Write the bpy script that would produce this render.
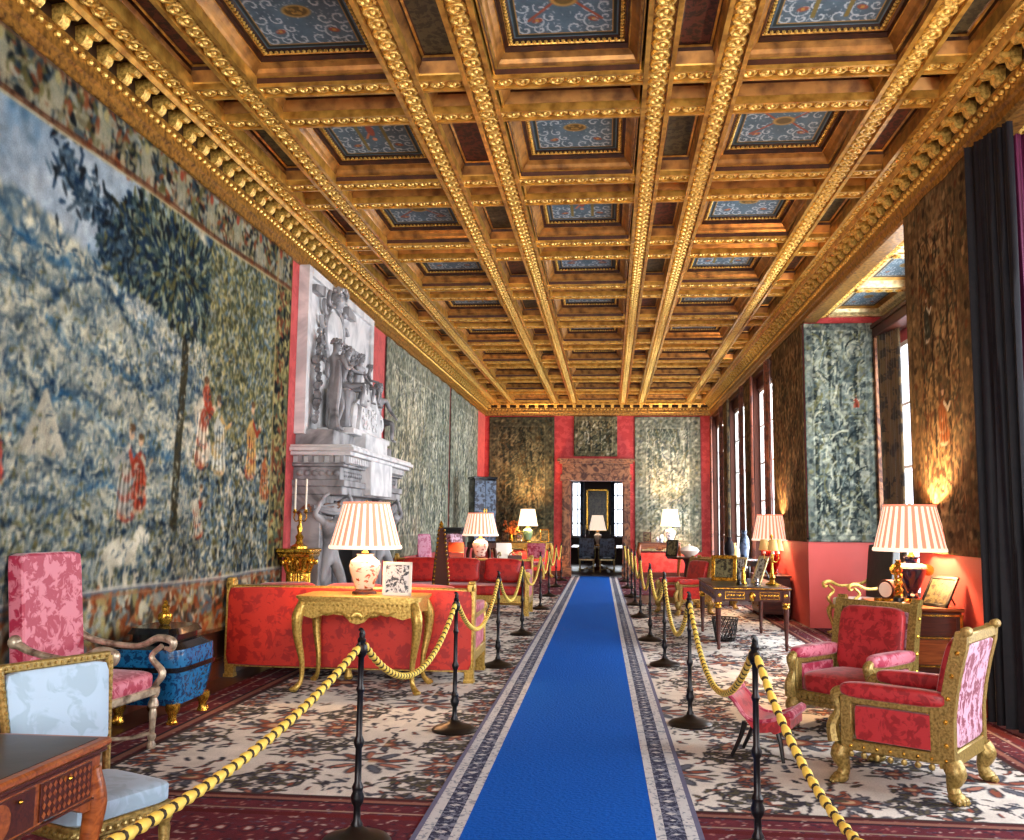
import bpy, bmesh, math, random
import numpy as np
from mathutils import Vector, Matrix, noise
random.seed(7); rng = np.random.default_rng(5)
PI = math.pi
S = bpy.context.scene
COL = S.collection
for o in list(bpy.data.objects): bpy.data.objects.remove(o)

# ------------------------------------------------------------------ camera, world, daylight, exposure
H = 1.55
cam_d = bpy.data.cameras.new('camera'); cam = bpy.data.objects.new('camera', cam_d); COL.objects.link(cam)
f_px, pit, yaw, rol = 926.0, math.radians(6.3), math.radians(-5.7), math.radians(0.6)
Fv = Vector((math.sin(yaw)*math.cos(pit), math.cos(yaw)*math.cos(pit), math.sin(pit)))
Rv = Vector((math.cos(yaw), -math.sin(yaw), 0)); Uv = Rv.cross(Fv)
R2 = Rv*math.cos(rol)+Uv*math.sin(rol); U2 = -Rv*math.sin(rol)+Uv*math.cos(rol)
cam.matrix_world = Matrix(((R2.x, U2.x, -Fv.x, 0), (R2.y, U2.y, -Fv.y, 0), (R2.z, U2.z, -Fv.z, H), (0, 0, 0, 1)))
cam_d.sensor_fit = 'HORIZONTAL'; cam_d.sensor_width = 36; cam_d.lens = f_px/1024*36
cam_d.clip_start = 0.05; cam_d.clip_end = 200
S.camera = cam
S.view_settings.view_transform = 'Standard'; S.view_settings.look = 'None'
S.view_settings.gamma = 1; S.view_settings.use_curve_mapping = False
S.view_settings.exposure = 0.3
W = bpy.data.worlds.new('daylight'); S.world = W; W.use_nodes = True
W.node_tree.nodes['Background'].inputs[0].default_value = (0.80, 0.88, 1.0, 1)
W.node_tree.nodes['Background'].inputs[1].default_value = 3.0

def area(name, loc, direction, sx, sy, power, color, spread=180):
    l = bpy.data.lights.new(name, 'AREA'); l.shape = 'RECTANGLE'; l.size = sx; l.size_y = sy
    l.energy = power; l.color = color; l.spread = math.radians(spread)
    o = bpy.data.objects.new(name, l); COL.objects.link(o); o.location = loc
    o.rotation_euler = Vector(direction).to_track_quat('-Z', 'Y').to_euler(); return o
DAY = (0.93, 0.96, 1.0)
# daylight entering by the windows of the bays, plus unseen front fill added at the end wall behind the photographer
area("daylight_near_bay", (4.75, 5.2, 2.5), (-1, 0, -0.02), 4.1, 3.6, 300, DAY)
area("daylight_wide_bay", (4.75, 12.2, 2.45), (-1, 0, -0.02), 4.0, 3.6, 500, DAY)
for yy in (18.55, 22.05, 25.65): area("daylight_window", (3.42, yy, 2.4), (-1, 0, 0), 2.0, 3.7, 230, DAY)
area("added_end_window_fill", (-0.3, -4.35, 2.4), (0, 1, 0.02), 5.9, 3.3, 720, (1.0, 0.96, 0.92))  # unseen fill lamp added behind the camera to brighten the near end
for sx in (-1.0, .53): area("daylight_dining", (sx, 36.35, 2.1), (0, -1, 0), .5, 2.0, 60, DAY)

# ------------------------------------------------------------------ materials
def srgb(c):
    if isinstance(c, str): c = tuple(int(c[i:i+2], 16)/255 for i in (0, 2, 4))
    return tuple(x/12.92 if x <= .04045 else ((x+.055)/1.055)**2.4 for x in c)
MATS = {}
class NT:
    def __init__(s, name):
        s.m = bpy.data.materials.new(name); s.m.use_nodes = True; s.t = s.m.node_tree
        s.b = s.t.nodes['Principled BSDF']
    def n(s, typ, **kw):
        nd = s.t.nodes.new(typ)
        for k, v in kw.items():
            if k.startswith('i_'):
                key = k[2:].replace('_', ' '); nd.inputs[int(key) if key.isdigit() else key].default_value = v
            else: setattr(nd, k, v)
        return nd
    def l(s, a, ao, b, bi): s.t.links.new(a.outputs[ao], b.inputs[bi])
    def ramp(s, src, so, stops):
        r = s.n('ShaderNodeValToRGB'); e = r.color_ramp.elements
        while len(e) < len(stops): e.new(.5)
        for k, (p, c) in enumerate(stops): e[k].position = p; e[k].color = (*srgb(c), 1)
        s.l(src, so, r, 0); return r
    def bump(s, src, so, st, dist=.02):
        b = s.n('ShaderNodeBump'); b.inputs['Strength'].default_value = st; b.inputs['Distance'].default_value = dist
        s.l(src, so, b, 'Height'); s.l(b, 0, s.b, 'Normal'); return b
    def coord(s, kind='Object', scale=(1, 1, 1)):
        c = s.n('ShaderNodeTexCoord'); m = s.n('ShaderNodeMapping'); m.inputs['Scale'].default_value = scale
        s.l(c, kind, m, 0); return m
def plain(name, col, rough=.6, metal=0, var=.12, scale=8, bump=0, spec=.5):
    """one colour with a soft procedural mottling"""
    k = NT(name); c = srgb(col); m = k.coord()
    nz = k.n('ShaderNodeTexNoise', i_Scale=scale, i_Detail=5.0); k.l(m, 0, nz, 'Vector')
    mx = k.n('ShaderNodeMix', data_type='RGBA'); k.l(nz, 'Fac', mx, 0)
    mx.inputs[6].default_value = (*[x*(1-var*1.6) for x in c], 1); mx.inputs[7].default_value = (*[min(1, x*(1+var*1.6)) for x in c], 1)
    k.l(mx, 2, k.b, 'Base Color'); k.b.inputs['Roughness'].default_value = rough; k.b.inputs['Metallic'].default_value = metal
    k.b.inputs['Specular IOR Level'].default_value = spec
    if bump: k.bump(nz, 'Fac', bump)
    return k.m
def painted(name, rough=.9, grain=.25, gscale=120, bump=.15):
    """colours woven into the mesh as a colour attribute, with thread grain on top"""
    k = NT(name); a = k.n('ShaderNodeAttribute', attribute_name='Col')
    m = k.coord(); nz = k.n('ShaderNodeTexNoise', i_Scale=gscale, i_Detail=3.0); k.l(m, 0, nz, 'Vector')
    r = k.ramp(nz, 'Fac', [(.3, (.62,)*3), (.7, (1, 1, 1))])
    mx = k.n('ShaderNodeMix', data_type='RGBA', blend_type='MULTIPLY'); mx.inputs[0].default_value = grain
    k.l(a, 'Color', mx, 6); k.l(r, 0, mx, 7); k.l(mx, 2, k.b, 'Base Color')
    k.b.inputs['Roughness'].default_value = rough; k.b.inputs['Specular IOR Level'].default_value = .15
    k.bump(nz, 'Fac', bump, .01); return k.m
def damask(name, c1, c2, rough=.45, scale=5.0, sheen=.3, thr=.5):
    """woven flower pattern in two tones"""
    k = NT(name); m = k.coord()
    nz = k.n('ShaderNodeTexNoise', i_Scale=scale*.8, i_Detail=2.0); k.l(m, 0, nz, 'Vector')
    mx = k.n('ShaderNodeMix', data_type='RGBA'); mx.inputs[0].default_value = .12
    k.l(m, 0, mx, 6); k.l(nz, 'Color', mx, 7)
    v = k.n('ShaderNodeTexVoronoi', feature='SMOOTH_F1', i_Scale=scale*1.9, i_Randomness=.55); k.l(mx, 2, v, 'Vector')
    n2 = k.n('ShaderNodeTexNoise', i_Scale=scale*3.2, i_Detail=3.0, i_Distortion=1.4); k.l(mx, 2, n2, 'Vector')
    ad = k.n('ShaderNodeMath', operation='ADD'); k.l(v, 'Distance', ad, 0); k.l(n2, 'Fac', ad, 1)
    r = k.ramp(ad, 0, [(thr+.32, c1), (thr+.44, c2)])
    k.l(r, 0, k.b, 'Base Color'); k.b.inputs['Roughness'].default_value = rough
    k.b.inputs['Sheen Weight'].default_value = sheen; k.b.inputs['Sheen Roughness'].default_value = .4
    k.bump(ad, 0, .12, .01); return k.m
def gold(name, c1, c2, metal=.75, rough=.32, scale=30, bump=.3):
    k = NT(name); m = k.coord(); nz = k.n('ShaderNodeTexNoise', i_Scale=scale, i_Detail=4.0); k.l(m, 0, nz, 'Vector')
    r = k.ramp(nz, 'Fac', [(.32, c1), (.62, c2)]); k.l(r, 0, k.b, 'Base Color')
    k.b.inputs['Metallic'].default_value = metal; k.b.inputs['Roughness'].default_value = rough
    if bump: k.bump(nz, 'Fac', bump, .01)
    return k.m
def marble(name, c1, c2, scale=2.0):
    k = NT(name); m = k.coord(); nz = k.n('ShaderNodeTexNoise', i_Scale=scale, i_Detail=8.0, i_Distortion=2.5); k.l(m, 0, nz, 'Vector')
    r = k.ramp(nz, 'Fac', [(.38, c1), (.6, c2)]); k.l(r, 0, k.b, 'Base Color'); k.b.inputs['Roughness'].default_value = .45
    k.bump(nz, 'Fac', .1, .01); return k.m
def wood(name, c1, c2, scale=3.0, rough=.3, axis=(1, 12, 12)):
    k = NT(name); m = k.coord(scale=axis); nz = k.n('ShaderNodeTexNoise', i_Scale=scale, i_Detail=6.0, i_Distortion=1.2); k.l(m, 0, nz, 'Vector')
    r = k.ramp(nz, 'Fac', [(.3, c1), (.68, c2)]); k.l(r, 0, k.b, 'Base Color'); k.b.inputs['Roughness'].default_value = rough
    return k.m
M = MATS
M['gold_beam'] = gold('gilded_beam', (.34, .22, .08), (.66, .48, .20), .55, .36, 22, .35)
M['gold_orn'] = gold('gilded_ornament', (.60, .44, .16), (.94, .78, .40), .5, .40, 40, .3)
M['gold_cove'] = gold('gilded_cove', (.40, .26, .11), (.70, .49, .23), .5, .34, 7, .08)
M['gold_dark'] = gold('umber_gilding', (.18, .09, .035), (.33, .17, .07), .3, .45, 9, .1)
M['gold_fillet'] = gold('gilded_fillet', (.60, .42, .16), (.86, .66, .30), .6, .28, 9, .1)
M['gold_furn'] = gold('giltwood', (.60, .47, .18), (.82, .69, .36), .55, .36, 45, .25)
M['gold_chair'] = gold('olive_giltwood', (.44, .36, .16), (.66, .56, .31), .45, .4, 60, .2)
M['gold_recess'] = gold('recess_shade_gilding', (.12, .06, .02), (.22, .12, .04), .3, .5, 9, .1)  # darker tone puts the shade between brackets and beads into the colour
M['gold_pale'] = gold('pale_giltwood', (.70, .62, .42), (.93, .86, .64), .4, .4, 20, .3)
M['grey_gilt'] = gold('worn_silvered_wood', (.40, .34, .28), (.76, .70, .60), .4, .35, 18, .3)
M['bronze'] = gold('gilt_bronze', (.42, .28, .08), (.92, .72, .28), .85, .25, 30, .3)
M['panel_red'] = damask('oxblood_ceiling_panel', (.17, .07, .05), (.36, .16, .11), .6, 9, 0, .5)
M['panel_green'] = damask('olive_ceiling_panel', (.15, .14, .10), (.30, .29, .20), .6, 9, 0, .5)
M['paint'] = painted('painted_arabesque_panel', .55, .2, 60, .1)
M['tapestry'] = painted('woven_tapestry', .95, .35, 90, .35)
M['rug'] = painted('knotted_carpet', 1.0, .35, 110, .4)
M['wall_red'] = damask('crimson_wall_silk', (.66, .16, .17), (.74, .24, .24), .6, 3, .2, .5)
M['wall_dado'] = plain('coral_red_dado_paint', (.78, .30, .27), .5, 0, .08, 3)
M['wall_dark'] = plain('dark_wainscot', (.22, .10, .06), .5, 0, .2, 5)
M['floor'] = plain('dark_boards', (.25, .12, .08), .4, 0, .25, 6)
M['blue'] = plain('blue_runner_pile', (.05, .33, .70), 1.0, 0, .22, 45, .5, .1)
M['cream_band'] = damask('cream_runner_band', (.50, .52, .56), (.74, .74, .74), 1, 14, 0, .42)
M['navy_band'] = damask('navy_runner_band', (.09, .12, .25), (.46, .48, .55), 1, 16, 0, .62)
M['lilac_band'] = plain('lilac_runner_edge', (.36, .36, .47), 1, 0, .15, 30)
M['marble'] = marble('shaded_white_marble', (.38, .38, .39), (.62, .62, .63), 1.2)  # shaded copy of marble_w: shade of side faces and carving put into the grey
M['marble_w'] = marble('white_marble', (.70, .71, .72), (.86, .86, .86), 1.5)
M['marble_red'] = marble('red_brown_marble', (.28, .13, .08), (.62, .42, .28), 4)
M['marble_dk'] = marble('dark_grey_marble', (.16, .17, .20), (.34, .35, .38), 3)
M['red_silk'] = damask('red_silk_damask', (.64, .09, .06), (.78, .17, .10), .55, 5.0, .2, .5)
M['red_cush'] = damask('scarlet_velvet', (.62, .06, .05), (.76, .13, .09), .5, 6, .3, .5)
M['pink_damask'] = damask('raspberry_damask', (.62, .13, .25), (.78, .44, .50), .5, 6.0, .2, .55)
M['crimson'] = damask('crimson_velvet', (.54, .06, .09), (.68, .15, .17), .5, 8, .25, .5)
M['rose_damask'] = damask('rose_damask', (.46, .15, .24), (.76, .58, .66), .5, 8.0, .15, .55)
M['blue_silk'] = damask('pale_blue_silk', (.56, .66, .72), (.62, .72, .79), .5, 4, .2, .5)
M['purple'] = damask('mauve_silk', (.62, .14, .34), (.72, .40, .52), .5, 5, .3, .5)
M['lacquer_blue'] = damask('blue_lacquer', (.03, .20, .36), (.08, .40, .60), .2, 14, 0, .5)
M['lacquer_dk'] = plain('black_lacquer', (.05, .06, .08), .15, 0, .3, 10)
M['lacquer_slate'] = damask('slate_blue_lacquer', (.12, .17, .25), (.36, .45, .56), .3, 6, 0, .5)
M['leather_dk'] = plain('dark_green_leather', (.10, .11, .09), .3, 0, .35, 9, .15)
M['leather_top'] = plain('worn_leather_top', (.19, .13, .09), .34, 0, .55, 7, .08)
M['marquetry'] = wood('amber_marquetry', (.42, .19, .08), (.68, .38, .18), 3, .28)
M['marq_dark'] = wood('dark_inlay', (.22, .09, .05), (.36, .17, .09), 5, .3)
M['mahogany'] = wood('mahogany', (.17, .06, .03), (.34, .14, .07), 3, .4)
M['ebony'] = plain('ebonised_wood', (.04, .035, .035), .3, 0, .2, 10)
M['iron'] = plain('blackened_iron', (.045, .045, .055), .38, .3, .3, 20, .1)
M['base_br'] = plain('bronzed_base', (.14, .11, .09), .4, .5, .3, 9)
M['rope_y'] = plain('yellow_rope', (.92, .80, .34), .6, .1, .12, 60)
M['rope_d'] = plain('dark_rope_lashing', (.20, .15, .06), .8, 0, .2, 40)
M['vase_imari'] = damask('imari_porcelain', (.60, .26, .16), (.90, .84, .78), .15, 11, 0, .42)
M['vase_white'] = plain('white_porcelain', (.92, .88, .82), .15, 0, .04, 6)
M['vase_bw'] = damask('blue_white_porcelain', (.20, .30, .50), (.88, .90, .92), .15, 13, 0, .45)
M['vase_green'] = plain('celadon_porcelain', (.42, .58, .46), .15, 0, .08, 6)
M['vase_red'] = plain('oxblood_porcelain', (.50, .05, .05), .12, 0, .15, 6)
M['vase_navy'] = plain('navy_porcelain', (.05, .05, .16), .12, 0, .15, 6)
M['brown_cloth'] = plain('brown_leather_binding', (.60, .20, .08), .4, 0, .15, 8)
M['paper'] = plain('paper_mount', (.88, .87, .82), .7, 0, .04, 9)
M['photo'] = damask('black_white_photograph', (.10, .10, .11), (.82, .82, .80), .35, 14, 0, .5)
M['photo_dk'] = damask('dark_picture', (.12, .10, .06), (.40, .38, .26), .3, 9, 0, .5)
M['curt_dk'] = damask('dark_brocade_curtain', (.03, .032, .07), (.06, .058, .085), .6, 3, .05, .5)
M['curt_gold'] = damask('brown_gold_curtain', (.13, .10, .07), (.38, .31, .19), .5, 3, .5, .5)
M['curt_red'] = damask('brown_red_curtain', (.26, .10, .06), (.46, .23, .14), .5, 3, .5, .5)
M['curt_purple'] = plain('magenta_curtain_lining', (.34, .05, .22), .6, 0, .15, 3)
M['curt_dk'].node_tree.nodes['Principled BSDF'].inputs['Specular IOR Level'].default_value = .25
M['umber_wall'] = plain('umber_panelling', (.27, .13, .08), .6, 0, .15, 5, 0, .2)
M['white_paint'] = plain('white_painted_joinery', (.86, .86, .84), .4, 0, .04, 4)
M['wall_plain'] = plain('plain_plaster', (.62, .50, .40), .8, 0, .08, 3)
M['candle'] = plain('ivory_candle_wax', (.95, .92, .84), .4, 0, .03, 4)
M['foliage'] = plain('dried_orange_foliage', (.70, .38, .14), .7, 0, .3, 20)
M['silver'] = plain('silver', (.78, .78, .80), .2, .9, .08, 9)
def glass_mat():
    k = NT('window_glass'); t = k.t; tr = k.n('ShaderNodeBsdfTransparent'); gl = k.n('ShaderNodeBsdfGlossy'); gl.inputs['Roughness'].default_value = .03
    fr = k.n('ShaderNodeFresnel', i_IOR=1.45); mx = k.n('ShaderNodeMixShader'); dm = k.n('ShaderNodeMath', operation='MULTIPLY'); dm.inputs[1].default_value = .25; k.l(fr, 0, dm, 0); k.l(dm, 0, mx, 0); k.l(tr, 0, mx, 1); k.l(gl, 0, mx, 2)
    k.l(mx, 0, t.nodes['Material Output'], 0); return k.m
M['glass'] = glass_mat()
def shade_mat(name, col, em, ecol):
    k = NT(name); k.b.inputs['Base Color'].default_value = (*srgb(col), 1); k.b.inputs['Roughness'].default_value = .8
    c = k.coord(); nz = k.n('ShaderNodeTexNoise', i_Scale=25.0); k.l(c, 0, nz, 'Vector'); k.bump(nz, 'Fac', .1, .01)
    k.b.inputs['Emission Color'].default_value = (*srgb(ecol), 1); k.b.inputs['Emission Strength'].default_value = em; return k.m
M['shade_cream'] = shade_mat('cream_pleated_silk', (.96, .88, .80), .80, (1, .90, .80))
M['shade_red'] = shade_mat('coral_pleated_silk', (.90, .55, .45), .75, (.96, .58, .46))
M['shade_white'] = shade_mat('glowing_white_silk', (.97, .88, .75), 1.6, (1, .90, .72))
M['shade_buff'] = shade_mat('buff_parchment', (.80, .66, .40), .15, (.9, .7, .4))

# ------------------------------------------------------------------ mesh building
def frame_axes(d):
    d = d.normalized(); up = Vector((0, 0, 1)) if abs(d.z) < .95 else Vector((1, 0, 0))
    a = d.cross(up).normalized(); return a, a.cross(d).normalized()
class MB:
    def __init__(s): s.V = []; s.F = []; s.M = []; s.T = Matrix.Identity(4); s.mats = []
    def mi(s, m):
        if m not in s.mats: s.mats.append(m)
        return s.mats.index(m)
    def add(s, vs, fs, m):
        b = len(s.V); T = s.T; k = s.mi(m)
        s.V += [tuple(T @ Vector(v)) for v in vs]; s.F += [tuple(b+i for i in f) for f in fs]; s.M += [k]*len(fs); return s
    def at(s, loc=(0, 0, 0), rz=0, rx=0, ry=0, sc=1):
        s.T = Matrix.Translation(loc) @ Matrix.Rotation(rz, 4, 'Z') @ Matrix.Rotation(ry, 4, 'Y') @ Matrix.Rotation(rx, 4, 'X') @ Matrix.Scale(sc, 4); return s
    def box(s, c, d, m, taper=1.0, bev=0):
        x, y, z = d[0]/2, d[1]/2, d[2]/2
        if bev and min(x, y, z) > bev*1.05:
            vs = []; b = bev
            for sx in (-1, 1):
                for sy in (-1, 1):
                    for sz in (-1, 1):
                        t = taper if sz > 0 else 1
                        vs += [(c[0]+sx*x*t, c[1]+sy*(y-b)*t, c[2]+sz*(z-b)), (c[0]+sx*(x-b)*t, c[1]+sy*y*t, c[2]+sz*(z-b)), (c[0]+sx*(x-b)*t, c[1]+sy*(y-b)*t, c[2]+sz*z)]
            bm = bmesh.new(); [bm.verts.new(v) for v in vs]; r = bmesh.ops.convex_hull(bm, input=bm.verts[:]); bm.verts.index_update()
            s.add([v.co[:] for v in bm.verts], [[v.index for v in f.verts] for f in bm.faces], m); bm.free(); return s
        vs = [(c[0]+sx*x*(taper if sz > 0 else 1), c[1]+sy*y*(taper if sz > 0 else 1), c[2]+sz*z) for sx in (-1, 1) for sy in (-1, 1) for sz in (-1, 1)]
        return s.add(vs, [(0, 1, 3, 2), (4, 6, 7, 5), (0, 4, 5, 1), (2, 3, 7, 6), (0, 2, 6, 4), (1, 5, 7, 3)], m)
    def b2(s, p, q, m, bev=0):
        return s.box([(a+b)/2 for a, b in zip(p, q)], [abs(b-a) for a, b in zip(p, q)], m, 1, bev)
    def soft(s, c, d, m, n=8, e=5, puff=0, fn=None):
        """rounded cushion-like block"""
        idx = {}; vs = []; fs = []
        def P(u, v, w):
            key = (round(u, 5), round(v, 5), round(w, 5))
            if key in idx: return idx[key]
            mxn = max(abs(u), abs(v), abs(w)); le = (abs(u)**e+abs(v)**e+abs(w)**e)**(1/e); k = mxn/le if le else 1
            x, y, z = u*k, v*k, w*k
            z2 = z*(1+puff*(1-x*x)*(1-y*y)); p = (c[0]+x*d[0]/2, c[1]+y*d[1]/2, c[2]+z2*d[2]/2)
            if fn: p = fn(p)
            idx[key] = len(vs); vs.append(p); return idx[key]
        g = [-1+2*i/n for i in range(n+1)]
        for ax in range(3):
            for sg in (-1, 1):
                for i in range(n):
                    for j in range(n):
                        q = []
                        for a, b in ((g[i], g[j]), (g[i+1], g[j]), (g[i+1], g[j+1]), (g[i], g[j+1])):
                            t = [a, b]; t.insert(ax, sg); q.append(P(*t))
                        if (sg < 0) != (ax == 1): q.reverse()
                        fs.append(q)
        return s.add(vs, fs, m)
    def lathe(s, prof, m, n=20, c=(0, 0, 0), pleat=0, m2=None, sq=0, axis='z', skip=False):
        vs = []; fs = []; k = len(prof)
        for j, (r, z) in enumerate(prof):
            for i in range(n):
                a = 2*PI*i/n+(PI/4 if sq else 0); rr = r*(1+(pleat if i % 2 else -pleat))
                x, y = rr*math.cos(a), rr*math.sin(a)
                p = (x, y, z) if axis == 'z' else ((x, z, y) if axis == 'y' else (z, x, y))
                vs.append((c[0]+p[0], c[1]+p[1], c[2]+p[2]))
        f2 = []
        for j in range(k-1):
            for i in range(n):
                q = (j*n+i, j*n+(i+1) % n, (j+1)*n+(i+1) % n, (j+1)*n+i)
                if axis == 'y': q = q[::-1]
                (f2 if (m2 and (i//2) % 2) else fs).append(q)
        if not skip:
            for j, fl in ((0, 1), (k-1, 0)):
                if prof[j][0] > 1e-4:
                    q = [j*n+i for i in range(n)]; q = q[::-1] if fl else q
                    fs.append(q[::-1] if axis == 'y' else q)
        b = s.add(vs, fs, m)
        if f2:
            base = len(s.V)-len(vs); kk = s.mi(m2); s.F += [tuple(base+i for i in f) for f in f2]; s.M += [kk]*len(f2)
        return b
    def tube(s, pts, r, m, n=10, cap=True, bands=None, flat=1.0):
        pts = [Vector(p) for p in pts]; K = len(pts); rad = r if isinstance(r, (list, tuple)) else [r]*K
        vs = []; fs = []; a = None
        for i, p in enumerate(pts):
            d = (pts[min(i+1, K-1)]-pts[max(i-1, 0)])
            if a is None: a, b = frame_axes(d)
            else:
                d = d.normalized(); a = (a-d*a.dot(d)).normalized(); b = a.cross(d).normalized()
            for j in range(n):
                t = 2*PI*j/n; vs.append(tuple(p+(a*math.cos(t)*flat+b*math.sin(t))*rad[i]))
        groups = {}
        for i in range(K-1):
            mm = bands(i) if bands else m
            for j in range(n): groups.setdefault(mm, []).append((i*n+(j+1) % n, i*n+j, (i+1)*n+j, (i+1)*n+(j+1) % n))
        base = len(s.V); s.V += [tuple(s.T @ Vector(v)) for v in vs]
        if cap: groups.setdefault(m, []).extend([tuple(range(n)), tuple((K-1)*n+j for j in reversed(range(n)))])
        for mm, ff in groups.items():
            k = s.mi(mm); s.F += [tuple(base+i for i in f) for f in ff]; s.M += [k]*len(ff)
        return s
    def extr(s, poly, ax, a, b, m):
        """extrude a 2-D outline along axis ax from a to b"""
        n = len(poly)
        def P(p, t):
            q = list(p); q.insert(ax, t); return tuple(q)
        vs = [P(p, a) for p in poly]+[P(p, b) for p in poly]
        fs = [tuple(range(n)), tuple(reversed(range(n, 2*n)))]+[(i, i+n, (i+1) % n+n, (i+1) % n) for i in range(n)]
        return s.add(vs, fs, m)
    def ball(s, c, r, m, n=8, k=6, sc=(1, 1, 1)):
        prof = [(max(1e-5, math.sin(PI*j/k)), -math.cos(PI*j/k)) for j in range(k+1)]
        vs = []; fs = []
        for (rr, z) in prof:
            for i in range(n):
                a = 2*PI*i/n; vs.append((c[0]+r*sc[0]*rr*math.cos(a), c[1]+r*sc[1]*rr*math.sin(a), c[2]+r*sc[2]*z))
        for j in range(k):
            for i in range(n): fs.append((j*n+i, j*n+(i+1) % n, (j+1)*n+(i+1) % n, (j+1)*n+i))
        return s.add(vs, fs, m)
    def build(s, name, parent=None, sharp=38, loc=None, kind=None, label=None):
        me = bpy.data.meshes.new(name); me.from_pydata(s.V, [], s.F)
        for m in s.mats: me.materials.append(M[m])
        me.polygons.foreach_set('material_index', s.M)
        bm = bmesh.new(); bm.from_mesh(me); bmesh.ops.recalc_face_normals(bm, faces=bm.faces[:]); bm.to_mesh(me); bm.free()
        me.polygons.foreach_set('use_smooth', [True]*len(me.polygons)); me.set_sharp_from_angle(angle=math.radians(sharp))
        o = bpy.data.objects.new(name, me); COL.objects.link(o)
        if parent: o.parent = parent
        if loc: o.location = loc
        if kind: o['kind'] = kind
        if label: o['label'] = label
        return o
def thing(name, label, cat, loc=(0, 0, 0), rz=0, group=None):
    o = bpy.data.objects.new(name, None); COL.objects.link(o); o.empty_display_size = .1
    o.location = loc; o.rotation_euler = (0, 0, rz); return tag(o, label, cat, group)
def tag(o, label, cat, group=None):
    o['label'] = label; o['category'] = cat
    if group: o['group'] = group
    return o
def dup(o, parent=None):
    c = o.copy(); COL.objects.link(c)
    if parent: c.parent = parent
    for ch in list(o.children): dup(ch, c)
    return c
def face(dx, dy): return math.atan2(dx, -dy)      # rz that turns a thing built facing -Y towards (dx, dy)
def gridmesh(name, P, img, mat, parent=None, thick=None):
    """P: (h,w,3) vertex positions, img: (h,w,3) srgb colours"""
    h, w = P.shape[:2]; me = bpy.data.meshes.new(name)
    idx = np.arange(h*w).reshape(h, w)
    q = np.stack([idx[:-1, :-1], idx[:-1, 1:], idx[1:, 1:], idx[1:, :-1]], -1).reshape(-1, 4)
    me.vertices.add(h*w); me.vertices.foreach_set('co', P.reshape(-1).astype(np.float32))
    me.loops.add(q.size); me.loops.foreach_set('vertex_index', q.reshape(-1).astype(np.int32))
    me.polygons.add(len(q)); me.polygons.foreach_set('loop_start', np.arange(0, q.size, 4, dtype=np.int32))
    me.polygons.foreach_set('use_smooth', np.ones(len(q), bool))
    me.update(calc_edges=True); me.validate()
    im = np.clip(img, 0, 1); lin = np.where(im <= .04045, im/12.92, ((im+.055)/1.055)**2.4)
    a = me.color_attributes.new('Col', 'FLOAT_COLOR', 'POINT')
    a.data.foreach_set('color', np.concatenate([lin, np.ones((h, w, 1))], -1).reshape(-1).astype(np.float32))
    me.materials.append(M[mat]); o = bpy.data.objects.new(name, me); COL.objects.link(o)
    if parent: o.parent = parent
    if thick: md = o.modifiers.new('thickness', 'SOLIDIFY'); md.thickness = thick; md.offset = -1
    return o
# ------------------------------------------------------------------ picture weaving (numpy)
def vnoise(h, w, cell, seed=0):
    r = np.random.default_rng(seed); gy, gx = int(h/cell)+3, int(w/cell)+3; g = r.random((gy, gx))
    y = np.arange(h)/cell; x = np.arange(w)/cell; yi = y.astype(int); xi = x.astype(int)
    fy = (y-yi); fx = (x-xi); fy = (fy*fy*(3-2*fy))[:, None]; fx = (fx*fx*(3-2*fx))[None]
    a = g[np.ix_(yi, xi)]; b = g[np.ix_(yi, xi+1)]; c = g[np.ix_(yi+1, xi)]; d = g[np.ix_(yi+1, xi+1)]
    return (a*(1-fx)+b*fx)*(1-fy)+(c*(1-fx)+d*fx)*fy
def fbm(h, w, cell, seed=0, o=5):
    s = 0; a = 1; t = 0
    for k in range(o):
        if cell < 1.2: break
        s = s+a*vnoise(h, w, cell, seed+k*17); t += a; a *= .6; cell /= 2
    return s/t
def mixc(img, mask, col): 
    img += (np.array(col)-img)*mask[..., None]
def ell(img, cx, cy, rx, ry, ang, col, al=1.0):
    h, w = img.shape[:2]; R = max(rx, ry)+1
    x0, x1, y0, y1 = max(0, int(cx-R)), min(w, int(cx+R)+2), max(0, int(cy-R)), min(h, int(cy+R)+2)
    if x0 >= x1 or y0 >= y1: return
    yy, xx = np.mgrid[y0:y1, x0:x1]; c, s = math.cos(ang), math.sin(ang)
    u = ((xx-cx)*c+(yy-cy)*s)/rx; v = (-(xx-cx)*s+(yy-cy)*c)/ry
    m = np.clip((1-(u*u+v*v))*2.5, 0, 1)*al; sub = img[y0:y1, x0:x1]; sub += (np.array(col)-sub)*m[..., None]
def line(img, pts, wd, col, al=1.0):
    for (x0, y0), (x1, y1) in zip(pts[:-1], pts[1:]):
        n = max(2, int(math.hypot(x1-x0, y1-y0)/max(.6, wd*.6)))
        for i in range(n+1): ell(img, x0+(x1-x0)*i/n, y0+(y1-y0)*i/n, wd, wd, 0, col, al)
# ================================================================== THE ROOM
Y1 = 27.3; YB = -4.0; XR = 3.12; ZC = 5.05
def LWX(y): return -3.53*(1+.0041*(Y1-y))
def XW(x, y): return x+float(np.interp(x, [-3.9, -1, 2.4, 3.2], [.3, .14, .1, 0]))*(y-7)/20
def struct(mb, name, parent=None, sharp=38):
    return mb.build(name, parent, sharp, kind=None if parent else 'structure')
b = MB(); b.b2((-4.6, YB-.3, -.12), (4.75, Y1+.35, 0), 'floor'); struct(b, 'floor')
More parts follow.
